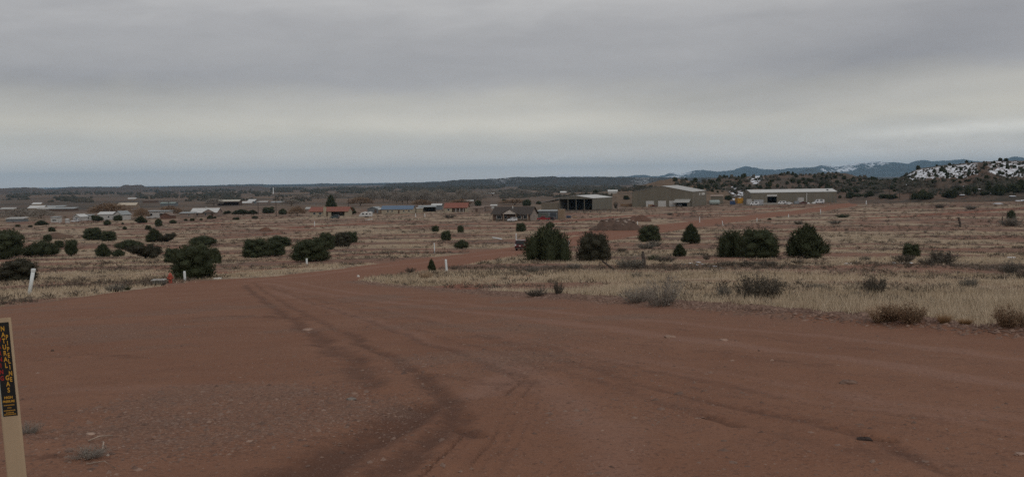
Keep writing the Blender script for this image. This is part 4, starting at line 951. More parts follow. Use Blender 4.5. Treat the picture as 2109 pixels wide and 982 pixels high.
upright(2065, 464, 445, 3, -.05, 'dark wooden stake beside the grey bush', 'wooden_stake', 'stake', M_DEAD)

# white plastic survey posts
M_WPVC = mat('weathered white plastic', (0.70, 0.74, 0.74), .55, .08, 3, dirt=(.5, .47, .42))
POSTS = [(381, 578, 558, 5, -.03, 'white stake in front of the biggest round juniper'), (632, 546, 532, 4, 0, 'white stake in front of the bright green juniper'), (895, 521, 500, 2.6, -.02, 'thin white stake on the far side of the dirt road'),
         (920, 559, 534, 4.5, -.06, 'tall white stake at the inside of the road bend'), (1063, 495, 480, 2.4, 0, 'thin white stake behind the dark red car'), (1171, 506, 495, 2.4, .1, 'white stake half hidden beside the biggest spiky juniper'), (1313, 467, 456, 1.8, 0, 'white stake on the flank of the dirt heap'),
         (1441, 458, 447, 1.8, 0, 'white stake beyond the red road behind the egg shaped juniper'), (1489, 465, 455, 1.8, -.15, 'leaning white stake on the near side of the red road'), (1559, 457, 449, 1.8, 0, 'white stake on the near side of the red road above the joined junipers'),
         (1624, 448, 441, 1.7, 0, 'white stake on the near side of the red road above the peaked juniper'), (1690, 441, 431, 1.8, 0, 'white stake standing alone in the scrub near the warehouse end'), (1784, 421, 413, 2.0, 0, 'pale stake at the crest of the red slope'),
         (648, 466, 456, 1.8, 0, 'white stake in front of the long red roofed house'), (856, 447, 440, 1.5, 0, 'white stake before the cream sheds, the thinner of two'), (875, 447, 440, 1.8, 0, 'white stake before the short red roofed house, the thicker of two')]
for x, y0, y1, w, ln, lab in POSTS:
    p, d = gp(x, y0); s = d / FPX; H = (y0 - y1) * s; r = w * s * (.5 if w > 3 else .38)
    o = MB().tube([(-ln * H * .15, 0, -.12), (ln * H * .5, 0, H * .5), (ln * H, 0, H - r * .5), (ln * H, 0, H)], [r, r, r, r * .75], 10).build('marker_stake', M_WPVC, None, p)
    tag(o, lab, 'marker post', 'white marker stakes across the land')
# the big leaning one is a hollow pipe with a cap
p, d = gp(60, 608); s = d / FPX; H = 55 * s; r = 5.2 * s / 1.15
ln = .21
o = empty('marker_post', p, 0, 'thick white plastic pipe post leaning over in the roadside grass', 'marker post', 'white marker stakes across the land')
MB().tube([(-ln * .2, 0, -.2), (ln * H * .5, 0, H * .5), (ln * H * .95, 0, H * .95)], r * .8, 14).build('pipe', M_WPVC, o, smooth=True)
MB().tube([(ln * H * .90, 0, H * .90), (ln * H * .99, 0, H * .985), (ln * H, 0, H)], [r, r, r * .8], 14).build('cap', M_WPVC, o)
M_WHT = mat('white plastic scrap', (.72, .73, .72), .6, .06, 4)
stick([(1015, 490.5, .15), (1033, 493.5, .12)], .16, .16, 'pipe', 'white pipe lying in the grass beyond the dirt road', 'pipe', M_WHT)
def scrap(px, py, w, dpt, h, label, col, name='scrap_sheet', tilt=.06, rz=.2):
    p, d = gp(px, py); s = d / FPX; g = np.random.default_rng(int(px))
    b = MB(); n = 7; V = []
    for i in range(n + 1):
        for j in range(3): V.append(((i / n - .5) * w * s + g.normal() * .02, (j / 2 - .5) * dpt + g.normal() * .03, h * s * (.3 + .7 * g.random()) + tilt * i * .03))
    fs = [(i * 3 + j, (i + 1) * 3 + j, (i + 1) * 3 + j + 1, i * 3 + j + 1) for i in range(n) for j in range(2)]
    k = len(V); V += [(x, y, -.02) for x, y, z in V[:]]
    rim = [i * 3 for i in range(n + 1)] + [n * 3 + 1] + [i * 3 + 2 for i in range(n, -1, -1)] + [1]
    fs += [(a, b_, b_ + k, a + k) for a, b_ in zip(rim, rim[1:] + rim[:1])]
    b.poly(V, fs)
    return tag(b.build(name, mat(name + str(int(px)), col, .8, .12, 4), None, p, rz), label, 'litter')
scrap(448, 574, 15, .5, 2.6, 'crumpled white plastic scrap at the roadside by the big round juniper', (.62, .58, .52))
for i, (x, y, w, h) in enumerate([(1438, 541, 7, 2), (1433, 546, 6, 2), (1448, 545, 6, 1.6), (1422, 543, 6, 1.5), (1408, 545, 8, 1.2), (1458, 549, 4, 2), (1474, 549, 7, 1.2), (1499, 547, 7, 2.4), (1486, 552, 5, 1), (1841, 542, 5, 2), (1858, 543, 8, 1.6), (1875, 542, 5, 1.4), (1745, 543, 6, 1), (1757, 543, 5, 1), (2082, 531, 14, 2)]):
    o = scrap(x, y, w, .6, h, 'small scrap of unmelted snow in the dry ditch', (.80, .82, .86), 'snow_patch'); o['group'] = 'snow scraps along the dry ditch'; o['category'] = 'snow patch'
for i, (x, y, w, h) in enumerate([(2056, 419.5, 13, 1.4), (2098, 414, 10, 2), (2108, 413, 12, 1.6), (2085, 404.5, 10, 1.6), (1982, 402, 8, 2.5), (2025, 397, 12, 1.5), (2045, 399, 10, 1.4), (1990, 384, 10, 1.4), (2015, 390, 8, 1.4), (2020, 382, 8, 1)]):
    p, d = tp(x, y); s = d / FPX; g = np.random.default_rng(i)
    th = np.linspace(0, 6.28, 14, endpoint=False); rr = .5 + .3 * g.random(14)
    V = [(math.cos(a) * w * s * q_, math.sin(a) * w * s * q_ * 1.5, .05) for a, q_ in zip(th, rr)] + [(math.cos(a) * w * s * q_ * .6, math.sin(a) * w * s * q_ * .9, h * s * .5 + .1) for a, q_ in zip(th, rr)]
    b = MB().poly(V, [(j, (j + 1) % 14, 14 + (j + 1) % 14, 14 + j) for j in range(14)] + [tuple(range(14, 28))])
    tag(b.build('snow_patch', mat('old snow', (.78, .80, .84), .8, .06, 2), None, p), 'flat patch of old snow on the slope below the snowy ridge', 'snow patch', 'snow patches below the snowy ridge')

# hydrant and utility box
p, d = gp(351, 583); s = d / FPX; H = 22 * s
M_HYD = mat('faded red hydrant paint', (0.36, 0.075, 0.045), .55, .2, 5)
hy = empty('fire_hydrant', p, .4, 'red fire hydrant at the roadside beside the low utility box', 'hydrant')
MB().tube([(0, 0, -.1), (0, 0, .02 * H), (0, 0, .05 * H), (0, 0, .055 * H), (0, 0, .62 * H), (0, 0, .63 * H), (0, 0, .68 * H), (0, 0, .69 * H)], [.15 * H, .24 * H, .24 * H, .16 * H, .155 * H, .22 * H, .22 * H, .17 * H], 16).build('barrel', M_HYD, hy)
MB().tube([(0, 0, .69 * H), (0, 0, .82 * H), (0, 0, .90 * H), (0, 0, .94 * H)], [.19 * H, .17 * H, .10 * H, .05 * H], 16).tube([(0, 0, .94 * H), (0, 0, H)], [.045 * H, .04 * H], 5).build('bonnet', M_HYD, hy, smooth=False)
for a in (0, math.pi): MB().tube([(math.cos(a) * .12 * H, math.sin(a) * .12 * H, .5 * H), (math.cos(a) * .27 * H, math.sin(a) * .27 * H, .5 * H), (math.cos(a) * .30 * H, math.sin(a) * .30 * H, .5 * H)], [.08 * H, .085 * H, .05 * H], 10).build('hose_nozzle', M_HYD, hy)
MB().tube([(0, -.12 * H, .46 * H), (0, -.30 * H, .46 * H), (0, -.33 * H, .46 * H)], [.11 * H, .12 * H, .06 * H], 12).build('pumper_nozzle', M_HYD, hy)
p, d = gp(328, 586); s = d / FPX
ub = empty('utility_box', p, .15, 'low grey green utility box with a pale lid beside the hydrant', 'utility box')
MB().box(-11 * s, 11 * s, -.35, .35, -.1, 9 * s).build('housing', mat('grey green enamel', (.085, .085, .07), .6, .2, 3), ub, bevel=.015)
MB().box(-14 * s, 13 * s, -.45, .45, 9 * s + .002, 10.8 * s).build('lid', mat('pale lid', (.38, .36, .33), .7, .15, 3), ub, bevel=.012)

# the pipeline marker close to the camera
MD = 5.0; s = MD / FPX
def cpt(px, py, dep=MD): return EYE + rays(px, py) * dep
topc, botc = cpt(2.0, 655), cpt(34.6, 982)
ax = unit(topc - botc); foot = botc - ax * 0.42
mk = empty('pipeline_marker', foot, 0, 'flat cream pipeline marker post with black warning label and yellow lettering', 'marker post')
side = unit(np.cross(np.array([0, 1.0, 0]), ax)); nrm = unit(np.cross(side, ax)) 
if nrm[1] > 0: nrm = -nrm
Mk = Matrix(((side[0], -nrm[0], ax[0]), (side[1], -nrm[1], ax[1]), (side[2], -nrm[2], ax[2])))
if side[0] < 0: Mk = Matrix(((-side[0], -nrm[0], ax[0]), (-side[1], -nrm[1], ax[1]), (-side[2], -nrm[2], ax[2])))
mk.matrix_world = Matrix.Translation(Vector(foot)) @ Mk.to_4x4()
Hm = float(np.linalg.norm(topc - foot)); hw = 20 * s
M_CREAM = mat('cream fibreglass', (0.42, 0.315, 0.205), .55, .10, 4, dirt=(.30, .21, .14), streak=True)
M_YEL = mat('yellow lettering', (0.55, 0.29, 0.035), .6, .08, 6)
M_REDL = mat('red lettering', (0.33, 0.022, 0.022), .6, .08, 6)
M_BLK = mat('black label', (0.012, 0.012, 0.012), .5, .1, 6)
pf = [(-hw, 0.0), (-hw + .004, -.003), (-hw + .010, -.0045), (hw - .010, -.0045), (hw - .004, -.003), (hw, 0.0), (hw, .004), (hw - .01, .0025), (-hw + .01, .0025), (-hw, .004)]
b = MB(); n_ = len(pf)
b.poly([(x, y, -.3) for x, y in pf] + [(x, y, Hm) for x, y in pf], [tuple(range(n_))[::-1], tuple(range(n_, 2 * n_))] + [(i, (i + 1) % n_, n_ + (i + 1) % n_, n_ + i) for i in range(n_)])
b.build('post_strip', M_CREAM, mk)
def zrow(py): return Hm - (py - 655) * s * 1.003
lx0, lx1 = -hw + 6.0 * s, hw - 4.2 * s
lab = MB().box(lx0, lx1, -.0062, -.0042, zrow(856), zrow(664)).build('warning_label', M_BLK, mk)
def letters(txt, xpx, py, size, material, name, sx=1.0, bold=True):
    cu = bpy.data.curves.new(name, 'FONT'); cu.body = txt; cu.size = size * s * 1.12; cu.align_x = 'CENTER'; cu.align_y = 'CENTER'
    cu.extrude = .0002; cu.resolution_u = 3; cu.offset = .0011 * size / 16 if bold else .0003
    tmp = bpy.data.objects.new('tmp', cu); COL.objects.link(tmp); bpy.context.view_layer.update()
    me = bpy.data.meshes.new_from_object(tmp.evaluated_get(bpy.context.evaluated_depsgraph_get())); bpy.data.objects.remove(tmp)
    co = np.empty(len(me.vertices) * 3, np.float32); me.vertices.foreach_get('co', co); co = co.reshape(-1, 3)
    return co * [sx, 1, 1] + [xpx * s, 0, 0], [tuple(pl.vertices) for pl in me.polygons], zrow(py)
def lettering(items, material, name):
    b = MB()
    for txt, xo, py, size, sx in items:
        co, fs, z = letters(txt, xo, py, size, material, name, sx)
        b.poly([(x, -.0066 - zz, z + y) for x, y, zz in co], fs)
    me = bpy.data.meshes.new(name); me.from_pydata(b.v, [], b.f); me.materials.append(material); return link(name, me, lab)
yel = [(c, -4.2 + 0 * k, 677 + (12.9 * k), 12.5, .95) for k, c in enumerate('NATURAL GAS') if c != ' ']
yel = [(c, 2.5, 677 + 12.6 * k, 12.2, .80) for k, c in enumerate('NATURAL')] + [(c, 2.5, 778 + 12.6 * k, 12.2, .80) for k, c in enumerate('GAS')]
yel += [(c, 9.8, 695 + 12.4 * k, 11.8, .72) for k, c in enumerate('PIPELINE')]
yel += [('HIGH', 0.5, 818, 6.5, 1.0), ('PRESSURE', 0.5, 826, 5.6, .9)]
fine = MB()                                      # the small print, too fine to read
for py_, w_ in ((833.5, 11), (839, 4), (844.5, 12), (849, 8), (852.5, 12.5)):
    x_ = -w_
    while x_ < w_:
        q_ = 1.2 + 1.6 * random.random(); fine.box((x_ + .5) * s, (min(x_ + q_, w_) + .5) * s, -.0068, -.0062, zrow(py_ + 1.1), zrow(py_ - 1.1)); x_ += q_ + .6
fine.build('small_print', mat('dull yellow print', (0.36, 0.19, 0.03), .6, .08, 6), lab)
lettering(yel, M_YEL, 'yellow_lettering')
lettering([(c, -8.4, 700 + 13.0 * k, 11.5, .82) for k, c in enumerate('WARNING')], M_REDL, 'red_lettering')
MB().box(-hw + 4.6 * s, lx0, -.0060, -.0045, zrow(856), zrow(700)).build('label_border', mat('pale blue border', (.30, .33, .30), .6, .1, 4), lab)
# ------------------------------------------------------------------ buildings
M_OLIVE = mat('olive tan sheet metal', (0.158, 0.139, 0.106), .55, .10, .5, dirt=(.13, .11, .08), streak=True)
M_OLIVD = mat('grey olive sheet metal', (0.150, 0.140, 0.112), .55, .10, .5, dirt=(.12, .105, .085), streak=True)
M_GALV = mat('pale galvanised roofing', (0.38, 0.375, 0.35), .45, .10, .6, streak=True)
M_WROOF = mat('white painted roofing', (0.54, 0.54, 0.52), .5, .10, .5)
M_DARKIN = mat('painted shed shade and dark parts', (0.05, 0.047, 0.043), .9, .2, 1)  # inner shade of sheds put into the colour; also plain dark fittings
M_CREAMW = mat('cream stucco', (0.34, 0.29, 0.215), .9, .10, .8)
M_TANW = mat('tan stucco', (0.27, 0.20, 0.145), .9, .10, .8)
M_WHITEW = mat('white siding', (0.44, 0.43, 0.41), .7, .10, 1)
M_PINKW = mat('dusty pink block', (0.24, 0.185, 0.155), .9, .12, 1)
M_GREYW = mat('blue grey siding', (0.15, 0.165, 0.175), .7, .12, 1)
M_TERRA = mat('terracotta roof', (0.235, 0.092, 0.066), .8, .16, 1.2)
M_BROWNR = mat('dark brown shingles', (0.062, 0.050, 0.043), .9, .18, 1.5)
M_BLUER = mat('blue metal roof', (0.105, 0.155, 0.225), .5, .12, .8)
M_GREYR = mat('grey metal roof', (0.26, 0.28, 0.28), .5, .12, .8)
M_RUSTR = mat('rusty metal roof', (0.19, 0.135, 0.105), .7, .25, .8)
M_BROWNW = mat('brown brick', (0.115, 0.078, 0.060), .9, .2, 2)
M_GLASS = mat('dark window glass', (0.020, 0.022, 0.024), .3, .1, 1, spec=.3)
M_TRIM = mat('white trim', (0.60, 0.59, 0.56), .6, .08, 2)
M_SHUT = mat('white roller door', (0.48, 0.47, 0.45), .6, .08, 1)
M_DOOR = mat('brown door', (0.09, 0.055, 0.04), .6, .15, 2)
M_CONC = mat('concrete', (0.30, 0.28, 0.255), .9, .12, 1)
def shell(W, D, e, r, axis, holes=(), t=.2, low=-1.2, side_open=()):
    """walls only; holes: (u0, u1, height) cut from the ground up in the front wall, u measured from the centre"""
    b = MB(); x0, x1 = -W / 2, W / 2
    us = x0; 
    for u0, u1, h in sorted(holes):
        if u0 > us: b.box(us, u0, 0, t, low, e)
        b.box(u0, u1, 0, t, h, e); us = u1
    if us < x1: b.box(us, x1, 0, t, low, e)
    b.box(x0, x1, D - t, D, low, e)
    for s_, xa in ((-1, x0), (1, x1 - t)):
        if s_ not in side_open: b.box(xa, xa + t, t, D - t, low, e)
    if axis == 'x' and r > e:
        for xa in (x0, x1 - t): b.prism([(0, e), (D, e), (D / 2, r)], xa, xa + t, 'x')
    if axis == 'y' and r > e:
        for ya in (0, D - t): b.prism([(x0, e), (x1, e), (0, r)], ya, ya + t, 'y')
    if holes: b.box(x0 + t, x1 - t, t, D - t, low, .04)
    return b
def roof_mb(W, D, e, r, axis, o=.4, th=.14):
    b = MB(); z = .012
    if axis == 'x':
        k = (r - e) / (D / 2); b.prism([(-o, e - o * k + z), (D / 2, r + z), (D + o, e - o * k + z), (D + o, e - o * k + z + th), (D / 2, r + z + th), (-o, e - o * k + z + th)], -W / 2 - o, W / 2 + o, 'x')
    elif axis == 'y':
        k = (r - e) / (W / 2); b.prism([(-W / 2 - o, e - o * k + z), (0, r + z), (W / 2 + o, e - o * k + z), (W / 2 + o, e - o * k + z + th), (0, r + z + th), (-W / 2 - o, e - o * k + z + th)], -o, D + o, 'y')
    else:                                          # single slope, high at the back (r) or flat
        b.prism([(-o, e + z), (D + o, r + z), (D + o, r + z + th), (-o, e + z + th)], -W / 2 - o, W / 2 + o, 'x')
    return b
def face_box(face, W, D, u, w, z0, h, proud=.05, inn=.05):
    if face == 'f': return (u - w / 2, u + w / 2, -proud, inn, z0, z0 + h)
    if face == 'r': return (W / 2 - inn, W / 2 + proud, u - w / 2, u + w / 2, z0, z0 + h)
    return (-W / 2 - proud, -W / 2 + inn, u - w / 2, u + w / 2, z0, z0 + h)
def building(name, label, cat, px, py, W, D, e, r, yaw, wm, rm, axis='x', holes=(), items=(), o=.4, group=None, dz=0.0, side_open=()):
    p, d = tp(px, py); p[2] += dz
    ro = empty(name, p, R(yaw), label, cat, group)
    shell(W, D, e, r, axis, holes, side_open=side_open).build('wall', wm, ro)
    roof_mb(W, D, e, r, axis, o).build('roof', rm, ro)
    for it in items:
        k, f, u, w, z0, h = it[:6]; m_ = it[6] if len(it) > 6 else {'window': M_GLASS, 'door': M_DOOR, 'roller_door': M_SHUT}.get(k, M_TRIM)
        if k == 'window':
            fr = MB(); a = face_box(f, W, D, u, w, z0, h, .05)
            q = MB().box(*a).build('window', M_TRIM, ro)
            a2 = list(face_box(f, W, D, u, w * .86, z0 + h * .07, h * .86, .062)); MB().box(*a2).build('pane', m_, q)
        else: MB().box(*face_box(f, W, D, u, w, z0, h, .07 if k != 'chimney' else .9)).build(k, m_, ro)
    return ro
def m(px_, d): return px_ * d / FPX

# brown roofed office house
h1 = building('house', 'brown roofed house with a white entrance gable and pale end wall', 'house', 1053, 455, 17.0, 9.5, 3.0, 5.8, -19, M_BROWNW, M_BROWNR, 'x',
     items=[('window', 'f', -5.4, 2.4, .9, 1.5), ('window', 'f', -2.4, 1.2, .9, 1.4), ('window', 'f', 3.6, 2.0, .9, 1.5), ('window', 'f', 6.3, 1.8, .9, 1.5), ('door', 'f', .2, 1.2, 0, 2.2), ('window', 'r', 5.2, .8, .9, 1.5, M_DOOR)], o=.7)
MB().prism([(0.02, 3.0), (9.48, 3.0), (4.75, 5.75)], 8.5, 8.53, 'x').box(8.5, 8.53, 0.02, 9.48, -1, 2.997).build('end_wall', mat('pale siding', (.27, .23, .20), .8, .1, 1), h1)
g_ = MB().prism([(-3.4, 3.0), (3.4, 3.0), (0, 4.9)], -1.6, -1.45, 'y').build('entrance_gable', mat('white gable boards', (.50, .45, .40), .7, .08, 1), h1, (-.2, 0, 0))
MB().prism([(-3.9, 2.80), (0, 5.0), (3.9, 2.80), (3.9, 2.95), (0, 5.16), (-3.9, 2.95)], -1.9, 3.5, 'y').build('porch_roof', M_BROWNR, h1, (-.2, 0, .05))
for x_ in (-3.0, 2.6, -7.9, 7.9): MB().box(x_ - .15, x_ + .15, -1.55, -1.25, -.5, 3.0).build('porch_column', M_TANW, h1)
MB().tube([(0, 0, 4.8), (0, 0, 6.3)], .18, 8).build('roof_vent', M_TRIM, h1, (-.3, 3, 0))
for x_ in (-6, -1.5, 5): MB().box(x_ - .9, x_ + .9, -.9, -.3, -.3, .55, ).build('planter', mat('planter', (.10, .09, .07), .9, .2, 3), h1)
sh = building('shed', 'dark open fronted garage with a tan block end beside the red pickup', 'shed', 1128, 452, 9.0, 7, 3.6, 3.9, -10, M_GREYW, M_GREYR, 'flat', items=[('door', 'f', 2.4, 2.6, 0, 2.9, mat('dark blue door', (.05, .058, .07), .5, .1, 2)), ('door', 'f', -2.0, 4.4, 0, 2.8, mat('green grey door', (.10, .11, .095), .6, .1, 2))])
MB().box(4.52, 7.0, -.4, 6.6, -.8, 4.3).build('end_block', mat('tan block', (.23, .165, .11), .9, .1, 1.4), sh)

# long red roofed house
d = 560; rh = building('house', 'long low house with red tiled roof and cream chimney', 'house', 677, 445, 22.5, 8, 2.9, 5.0, -9, M_CREAMW, M_TERRA, 'x', holes=[(1.5, 9.4, 2.5)],
     items=[('window', 'f', -8.5, 1.6, .9, 1.2), ('window', 'f', -5, 1.8, .9, 1.2), ('door', 'f', -1.0, 1.1, 0, 2.1)], o=.7)
MB().box(-2.9, -1.3, -.75, -.05, -.5, 5.2).build('chimney', M_CREAMW, rh)
# cream house with the short red roof
rh2 = building('house', 'short cream house with red roof and shaded porch', 'house', 939, 437, 14.0, 8, 3.0, 5.6, -5, M_CREAMW, M_TERRA, 'x', holes=[(-2.4, 5.6, 2.6)], o=.55, items=[('window', 'f', -4.6, 1.5, .9, 1.3)])
for x_ in (0, 2.4, 4.6): MB().box(x_ - .12, x_ + .12, -.1, .12, -.4, 2.6).build('porch_post', M_TRIM, rh2)
MB().box(-2.3, 5.5, 1.8, 1.95, 0, 2.7).build('porch_wall', M_PINKW, rh2)
# blue roofed long house with sheds
building('house', 'long cream house under a blue metal roof', 'house', 818, 440, 19, 8, 2.7, 4.6, -4, M_CREAMW, M_BLUER, 'x', items=[('window', 'f', -5.6, 1.2, 1, 1), ('window', 'f', -3.0, 1.0, 1, 1), ('window', 'f', 4, 1, 1, 1), ('window', 'f', 7.2, 1, 1, 1), ('door', 'f', 1, 1, 0, 2)])
building('shed', 'blue grey gabled shed beside the white camper trailer', 'shed', 768, 439, 8.0, 6, 2.6, 3.9, -25, M_GREYW, M_GREYR, 'y', items=[('door', 'f', 2, 1.6, 0, 2.1)])
building('shed', 'small cream shed with flat white roof next to the blue grey gabled shed', 'shed', 787, 440, 4.6, 4, 2.5, 2.7, -4, M_TANW, M_WROOF, 'flat', items=[('door', 'f', .8, 1, 0, 2)])
building('shed', 'tiny tan shed with pale roof against the blue roofed house', 'shed', 801, 440, 3.0, 3, 2.0, 2.4, -4, M_TANW, M_GALV, 'flat')
building('shed', 'little cream shed with white eave between the blue roofed and short red roofed houses', 'shed', 864, 438, 3.6, 3.5, 2.6, 2.8, -3, M_CREAMW, M_WROOF, 'flat')
building('shed', 'cream block wing with red edged roof against the blue roofed house', 'shed', 846, 438, 6.4, 4, 2.5, 2.7, -3, M_CREAMW, M_RUSTR, 'flat', items=[('window', 'f', 1, .9, 1, .9)])
building('shed', 'dark open shed with pale metal roof between the houses', 'shed', 880, 436, 11, 6, 3.0, 3.8, 3, M_DARKIN, M_GREYR, 'flat', holes=[(-5, 5, 2.6)])
building('shed', 'shed with bright white roof behind the dark open one', 'shed', 899, 432, 7, 5, 3.2, 4.2, -6, M_GREYW, M_WROOF, 'x')
building('shed', 'dusty pink shed beside the short red roofed house', 'shed', 985, 437, 6.5, 5, 2.6, 3.4, -8, M_PINKW, M_RUSTR, 'x', items=[('door', 'f', -1, 1.4, 0, 2)])
building('shed', 'dusty pink shed with a dark doorway nearer the brown roofed house', 'shed', 1000, 436, 6.0, 5, 3.0, 3.4, -8, M_PINKW, M_RUSTR, 'flat', items=[('door', 'f', -1.2, 2.2, 0, 2.3, M_DARKIN)])  # doorway's shade painted as a dark slab on the closed wall
building('shed', 'small white shed behind the brown roofed house', 'shed', 1017, 430, 4.2, 4, 2.3, 2.9, -5, M_WHITEW, M_WROOF, 'x', items=[('door', 'f', 1, 1, 0, 1.9)])
building('shed', 'pale metal roof peeping over the bare grove', 'shed', 965, 420, 9, 6, 2.6, 3.6, 0, M_PINKW, M_GALV, 'x')
# left part of the valley
wr = building('house', 'low tan house with a pitched white metal roof', 'house', 420, 447, 15.5, 8, 2.8, 5.0, -6, M_PINKW, M_WROOF, 'x', items=[('window', 'f', -4, 1.3, 1, 1.1), ('window', 'f', 1, 1.3, 1, 1.1), ('door', 'f', 5, 1.2, 0, 2.1)], o=.6)
MB().prism([(-3.2, 2.85), (3.2, 2.85), (0, 4.5)], -1.2, -1.05, 'y').build('front_gable', M_PINKW, wr, (3.4, 0, 0))
MB().prism([(-3.7, 2.62), (0, 4.55), (3.7, 2.62), (3.7, 2.78), (0, 4.72), (-3.7, 2.78)], -1.5, 3.4, 'y').build('front_gable_roof', M_WROOF, wr, (3.4, 0, .03))
MB().box(-.6, .4, 3.4, 4.4, 4, 5.7).build('chimney', M_WHITEW, wr)
building('shed', 'low tan shed with grey roof touching the white roofed house', 'shed', 384, 448, 8, 5, 2.4, 3.0, -3, M_PINKW, M_GREYR, 'flat', items=[('window', 'f', 1.5, 1, .9, .9)])
fl = building('house', 'white flat roofed house among rust coloured trees', 'house', 323, 449, 12.5, 8, 3.9, 4.1, -4, M_WHITEW, M_GREYR, 'flat', items=[('window', 'f', -3.4, 2.0, 1.2, 1.6), ('window', 'f', 2.6, 2.2, 1.2, 1.6)], o=.8)
building('shed', 'reddish brown gabled shed at the end of the flat roofed house', 'shed', 341, 451, 6.5, 5, 1.9, 3.3, -12, mat('red brown boards', (.14, .075, .055), .9, .2, 2), M_RUSTR, 'y')
building('shed', 'long white shed behind two dark junipers', 'shed', 217, 453, 8.5, 6, 3.2, 4.4, -8, M_WHITEW, M_WROOF, 'x', items=[('window', 'f', 2, 1, 1.2, 1)])
building('shed', 'white gabled shed at the end of the long white one', 'shed', 243, 453, 6.5, 6, 3.0, 4.8, -30, M_WHITEW, M_GREYR, 'y', items=[('door', 'f', 0, 2, 0, 2.2, M_GREYW)])
building('shed', 'white gabled shed with open carport', 'shed', 158, 455, 5.5, 5, 2.3, 3.6, -25, M_WHITEW, M_WROOF, 'y', items=[('door', 'f', 0, 1.6, 0, 1.9, M_GREYW)])
building('shed', 'white trailer shed with grey roof next to the gabled carport shed', 'shed', 176, 454, 6.5, 4, 2.7, 3.1, -6, M_WHITEW, M_GREYR, 'flat', items=[('window', 'f', -.8, .9, 1.1, .8), ('window', 'f', 1.6, .9, 1.1, .8)])
building('shed', 'pale boxy shed with striped front beside the white tanks', 'shed', 112, 458, 4.0, 4, 2.7, 3.0, -6, M_WHITEW, M_GREYR, 'flat', items=[('window', 'f', 0, 2.6, .8, .7)])
for i, (x, y, W_, D_, e, r, wm, rm, ax_, lab) in enumerate([
    (261, 428, 18, 8, 2.6, 4.6, M_TANW, mat('cream roof', (.52, .45, .35), .7, .1, 1), 'x', 'cream roofed ranch building far out on the valley floor'), (271, 412, 14, 8, 2, 3.6, M_TANW, M_WROOF, 'x', 'small white roof farthest out above the cream roofed one'),
    (73, 433, 15, 9, 2.0, 4.2, M_TANW, M_WROOF, 'x', 'white roofed barn at the start of the long low roofs'), (75, 424, 11, 7, 2, 3.8, M_TANW, M_WROOF, 'x', 'white roof above the white roofed barn'), (93, 435, 14, 8, 2, 3.4, M_PINKW, M_GALV, 'x', 'small pale roof beside the white roofed barn'),
    (104, 430, 26, 8, 1.8, 3, M_PINKW, M_GREYR, 'flat', 'long grey roof behind the small pale one'), (126, 435, 22, 8, 2, 3, M_BROWNW, M_GREYR, 'flat', 'long low brown building with pale roof edge'), (15, 435, 14, 8, 2, 3.2, M_PINKW, M_GALV, 'x', 'pale roof near the edge among grey trees'),
    (345, 424, 15, 8, 2.4, 3.6, M_GREYW, mat('green grey roof', (.20, .25, .23), .6, .1, 1), 'x', 'green grey roofed building on the far valley floor'), (307, 418, 17, 8, 2.8, 3.2, M_BROWNW, M_RUSTR, 'flat', 'brown flat roofed building among dark trees'),
    (508, 422, 10, 6, 2, 3.4, M_PINKW, M_WROOF, 'x', 'pale roof with a bright slanted neighbour'), (517, 419, 8, 6, 2.4, 4.4, M_GREYW, M_WROOF, 'flat', 'bright white slanted roof far out on the valley floor'), (540, 421, 11, 6, 2.4, 3.4, M_PINKW, M_GALV, 'x', 'faint grey roof near the power poles'),
    (572, 421, 14, 6, 2, 3.2, M_PINKW, M_GREYR, 'x', 'faint roof behind the power poles'), (640, 436, 7, 5, 2, 3, M_PINKW, M_GALV, 'x', 'pale shed roof behind the maroon bare tree'), (1008, 402, 16, 10, 2, 4, M_PINKW, M_WROOF, 'x', 'white roof far out on the brown plain'), (1160, 399, 10, 8, 2, 4, M_PINKW, M_WROOF, 'x', 'tiny white roof beyond the open hay barn'),
    (1262, 399, 8, 6, 2, 3.4, M_WHITEW, M_WROOF, 'x', 'tiny white shed on the slope of the brown hill'), (30, 457, 10, 5, 1.6, 2.4, M_GREYW, M_GALV, 'flat', 'low pale shed near the spreading grey tree')]):
    building('shed' if 'building' not in lab else 'ranch_building', lab, 'shed' if 'building' not in lab else 'building', x, y, W_, D_, e, r, -5, wm, rm, ax_)
ob = building('open_shed', 'open sided shed with pale roof and dark inside, far on the valley floor', 'shed', 470, 423, 22, 9, 4.0, 5.4, -3, M_BROWNW, mat('tan white roof', (.48, .45, .38), .6, .1, 1), 'x', holes=[(-10.6, 10.6, 3.0)])

# open fronted hay barn, big tan barn and the long warehouse
p, d = tp(1189, 432)
hb = building('hay_barn', 'open fronted metal hay barn with a white roof and grey side wall', 'barn', 1186, 433, m(66, d) / math.cos(R(28)), m(52, d) / math.sin(R(28)) * .92, m(24, d), m(29.5, d), -28, M_OLIVD, M_WROOF, 'y', holes=[(-m(36, d), m(36, d), m(22.5, d))], o=.3)
g = np.random.default_rng(3)
for i in range(3): MB().box(-.2, .2, -.2, .2, -1, m(23, d)).build('post', M_OLIVD, hb, (m(-18 + 18 * i, d), .6, 0))
MB().prism([(-m(37, d) - m(42, d), m(15.5, d)), (-m(37, d), m(23.5, d)), (-m(37, d), m(24.2, d)), (-m(37, d) - m(42, d), m(16.2, d))], .5, m(60, d), 'y').build('lean_to_roof', M_GREYR, hb)
MB().box(-m(79, d), -m(37.2, d), .9, 1.1, -1, m(15, d)).build('lean_to_wall', mat('tan lean-to wall', (.17, .145, .11), .8, .12, .6), hb)
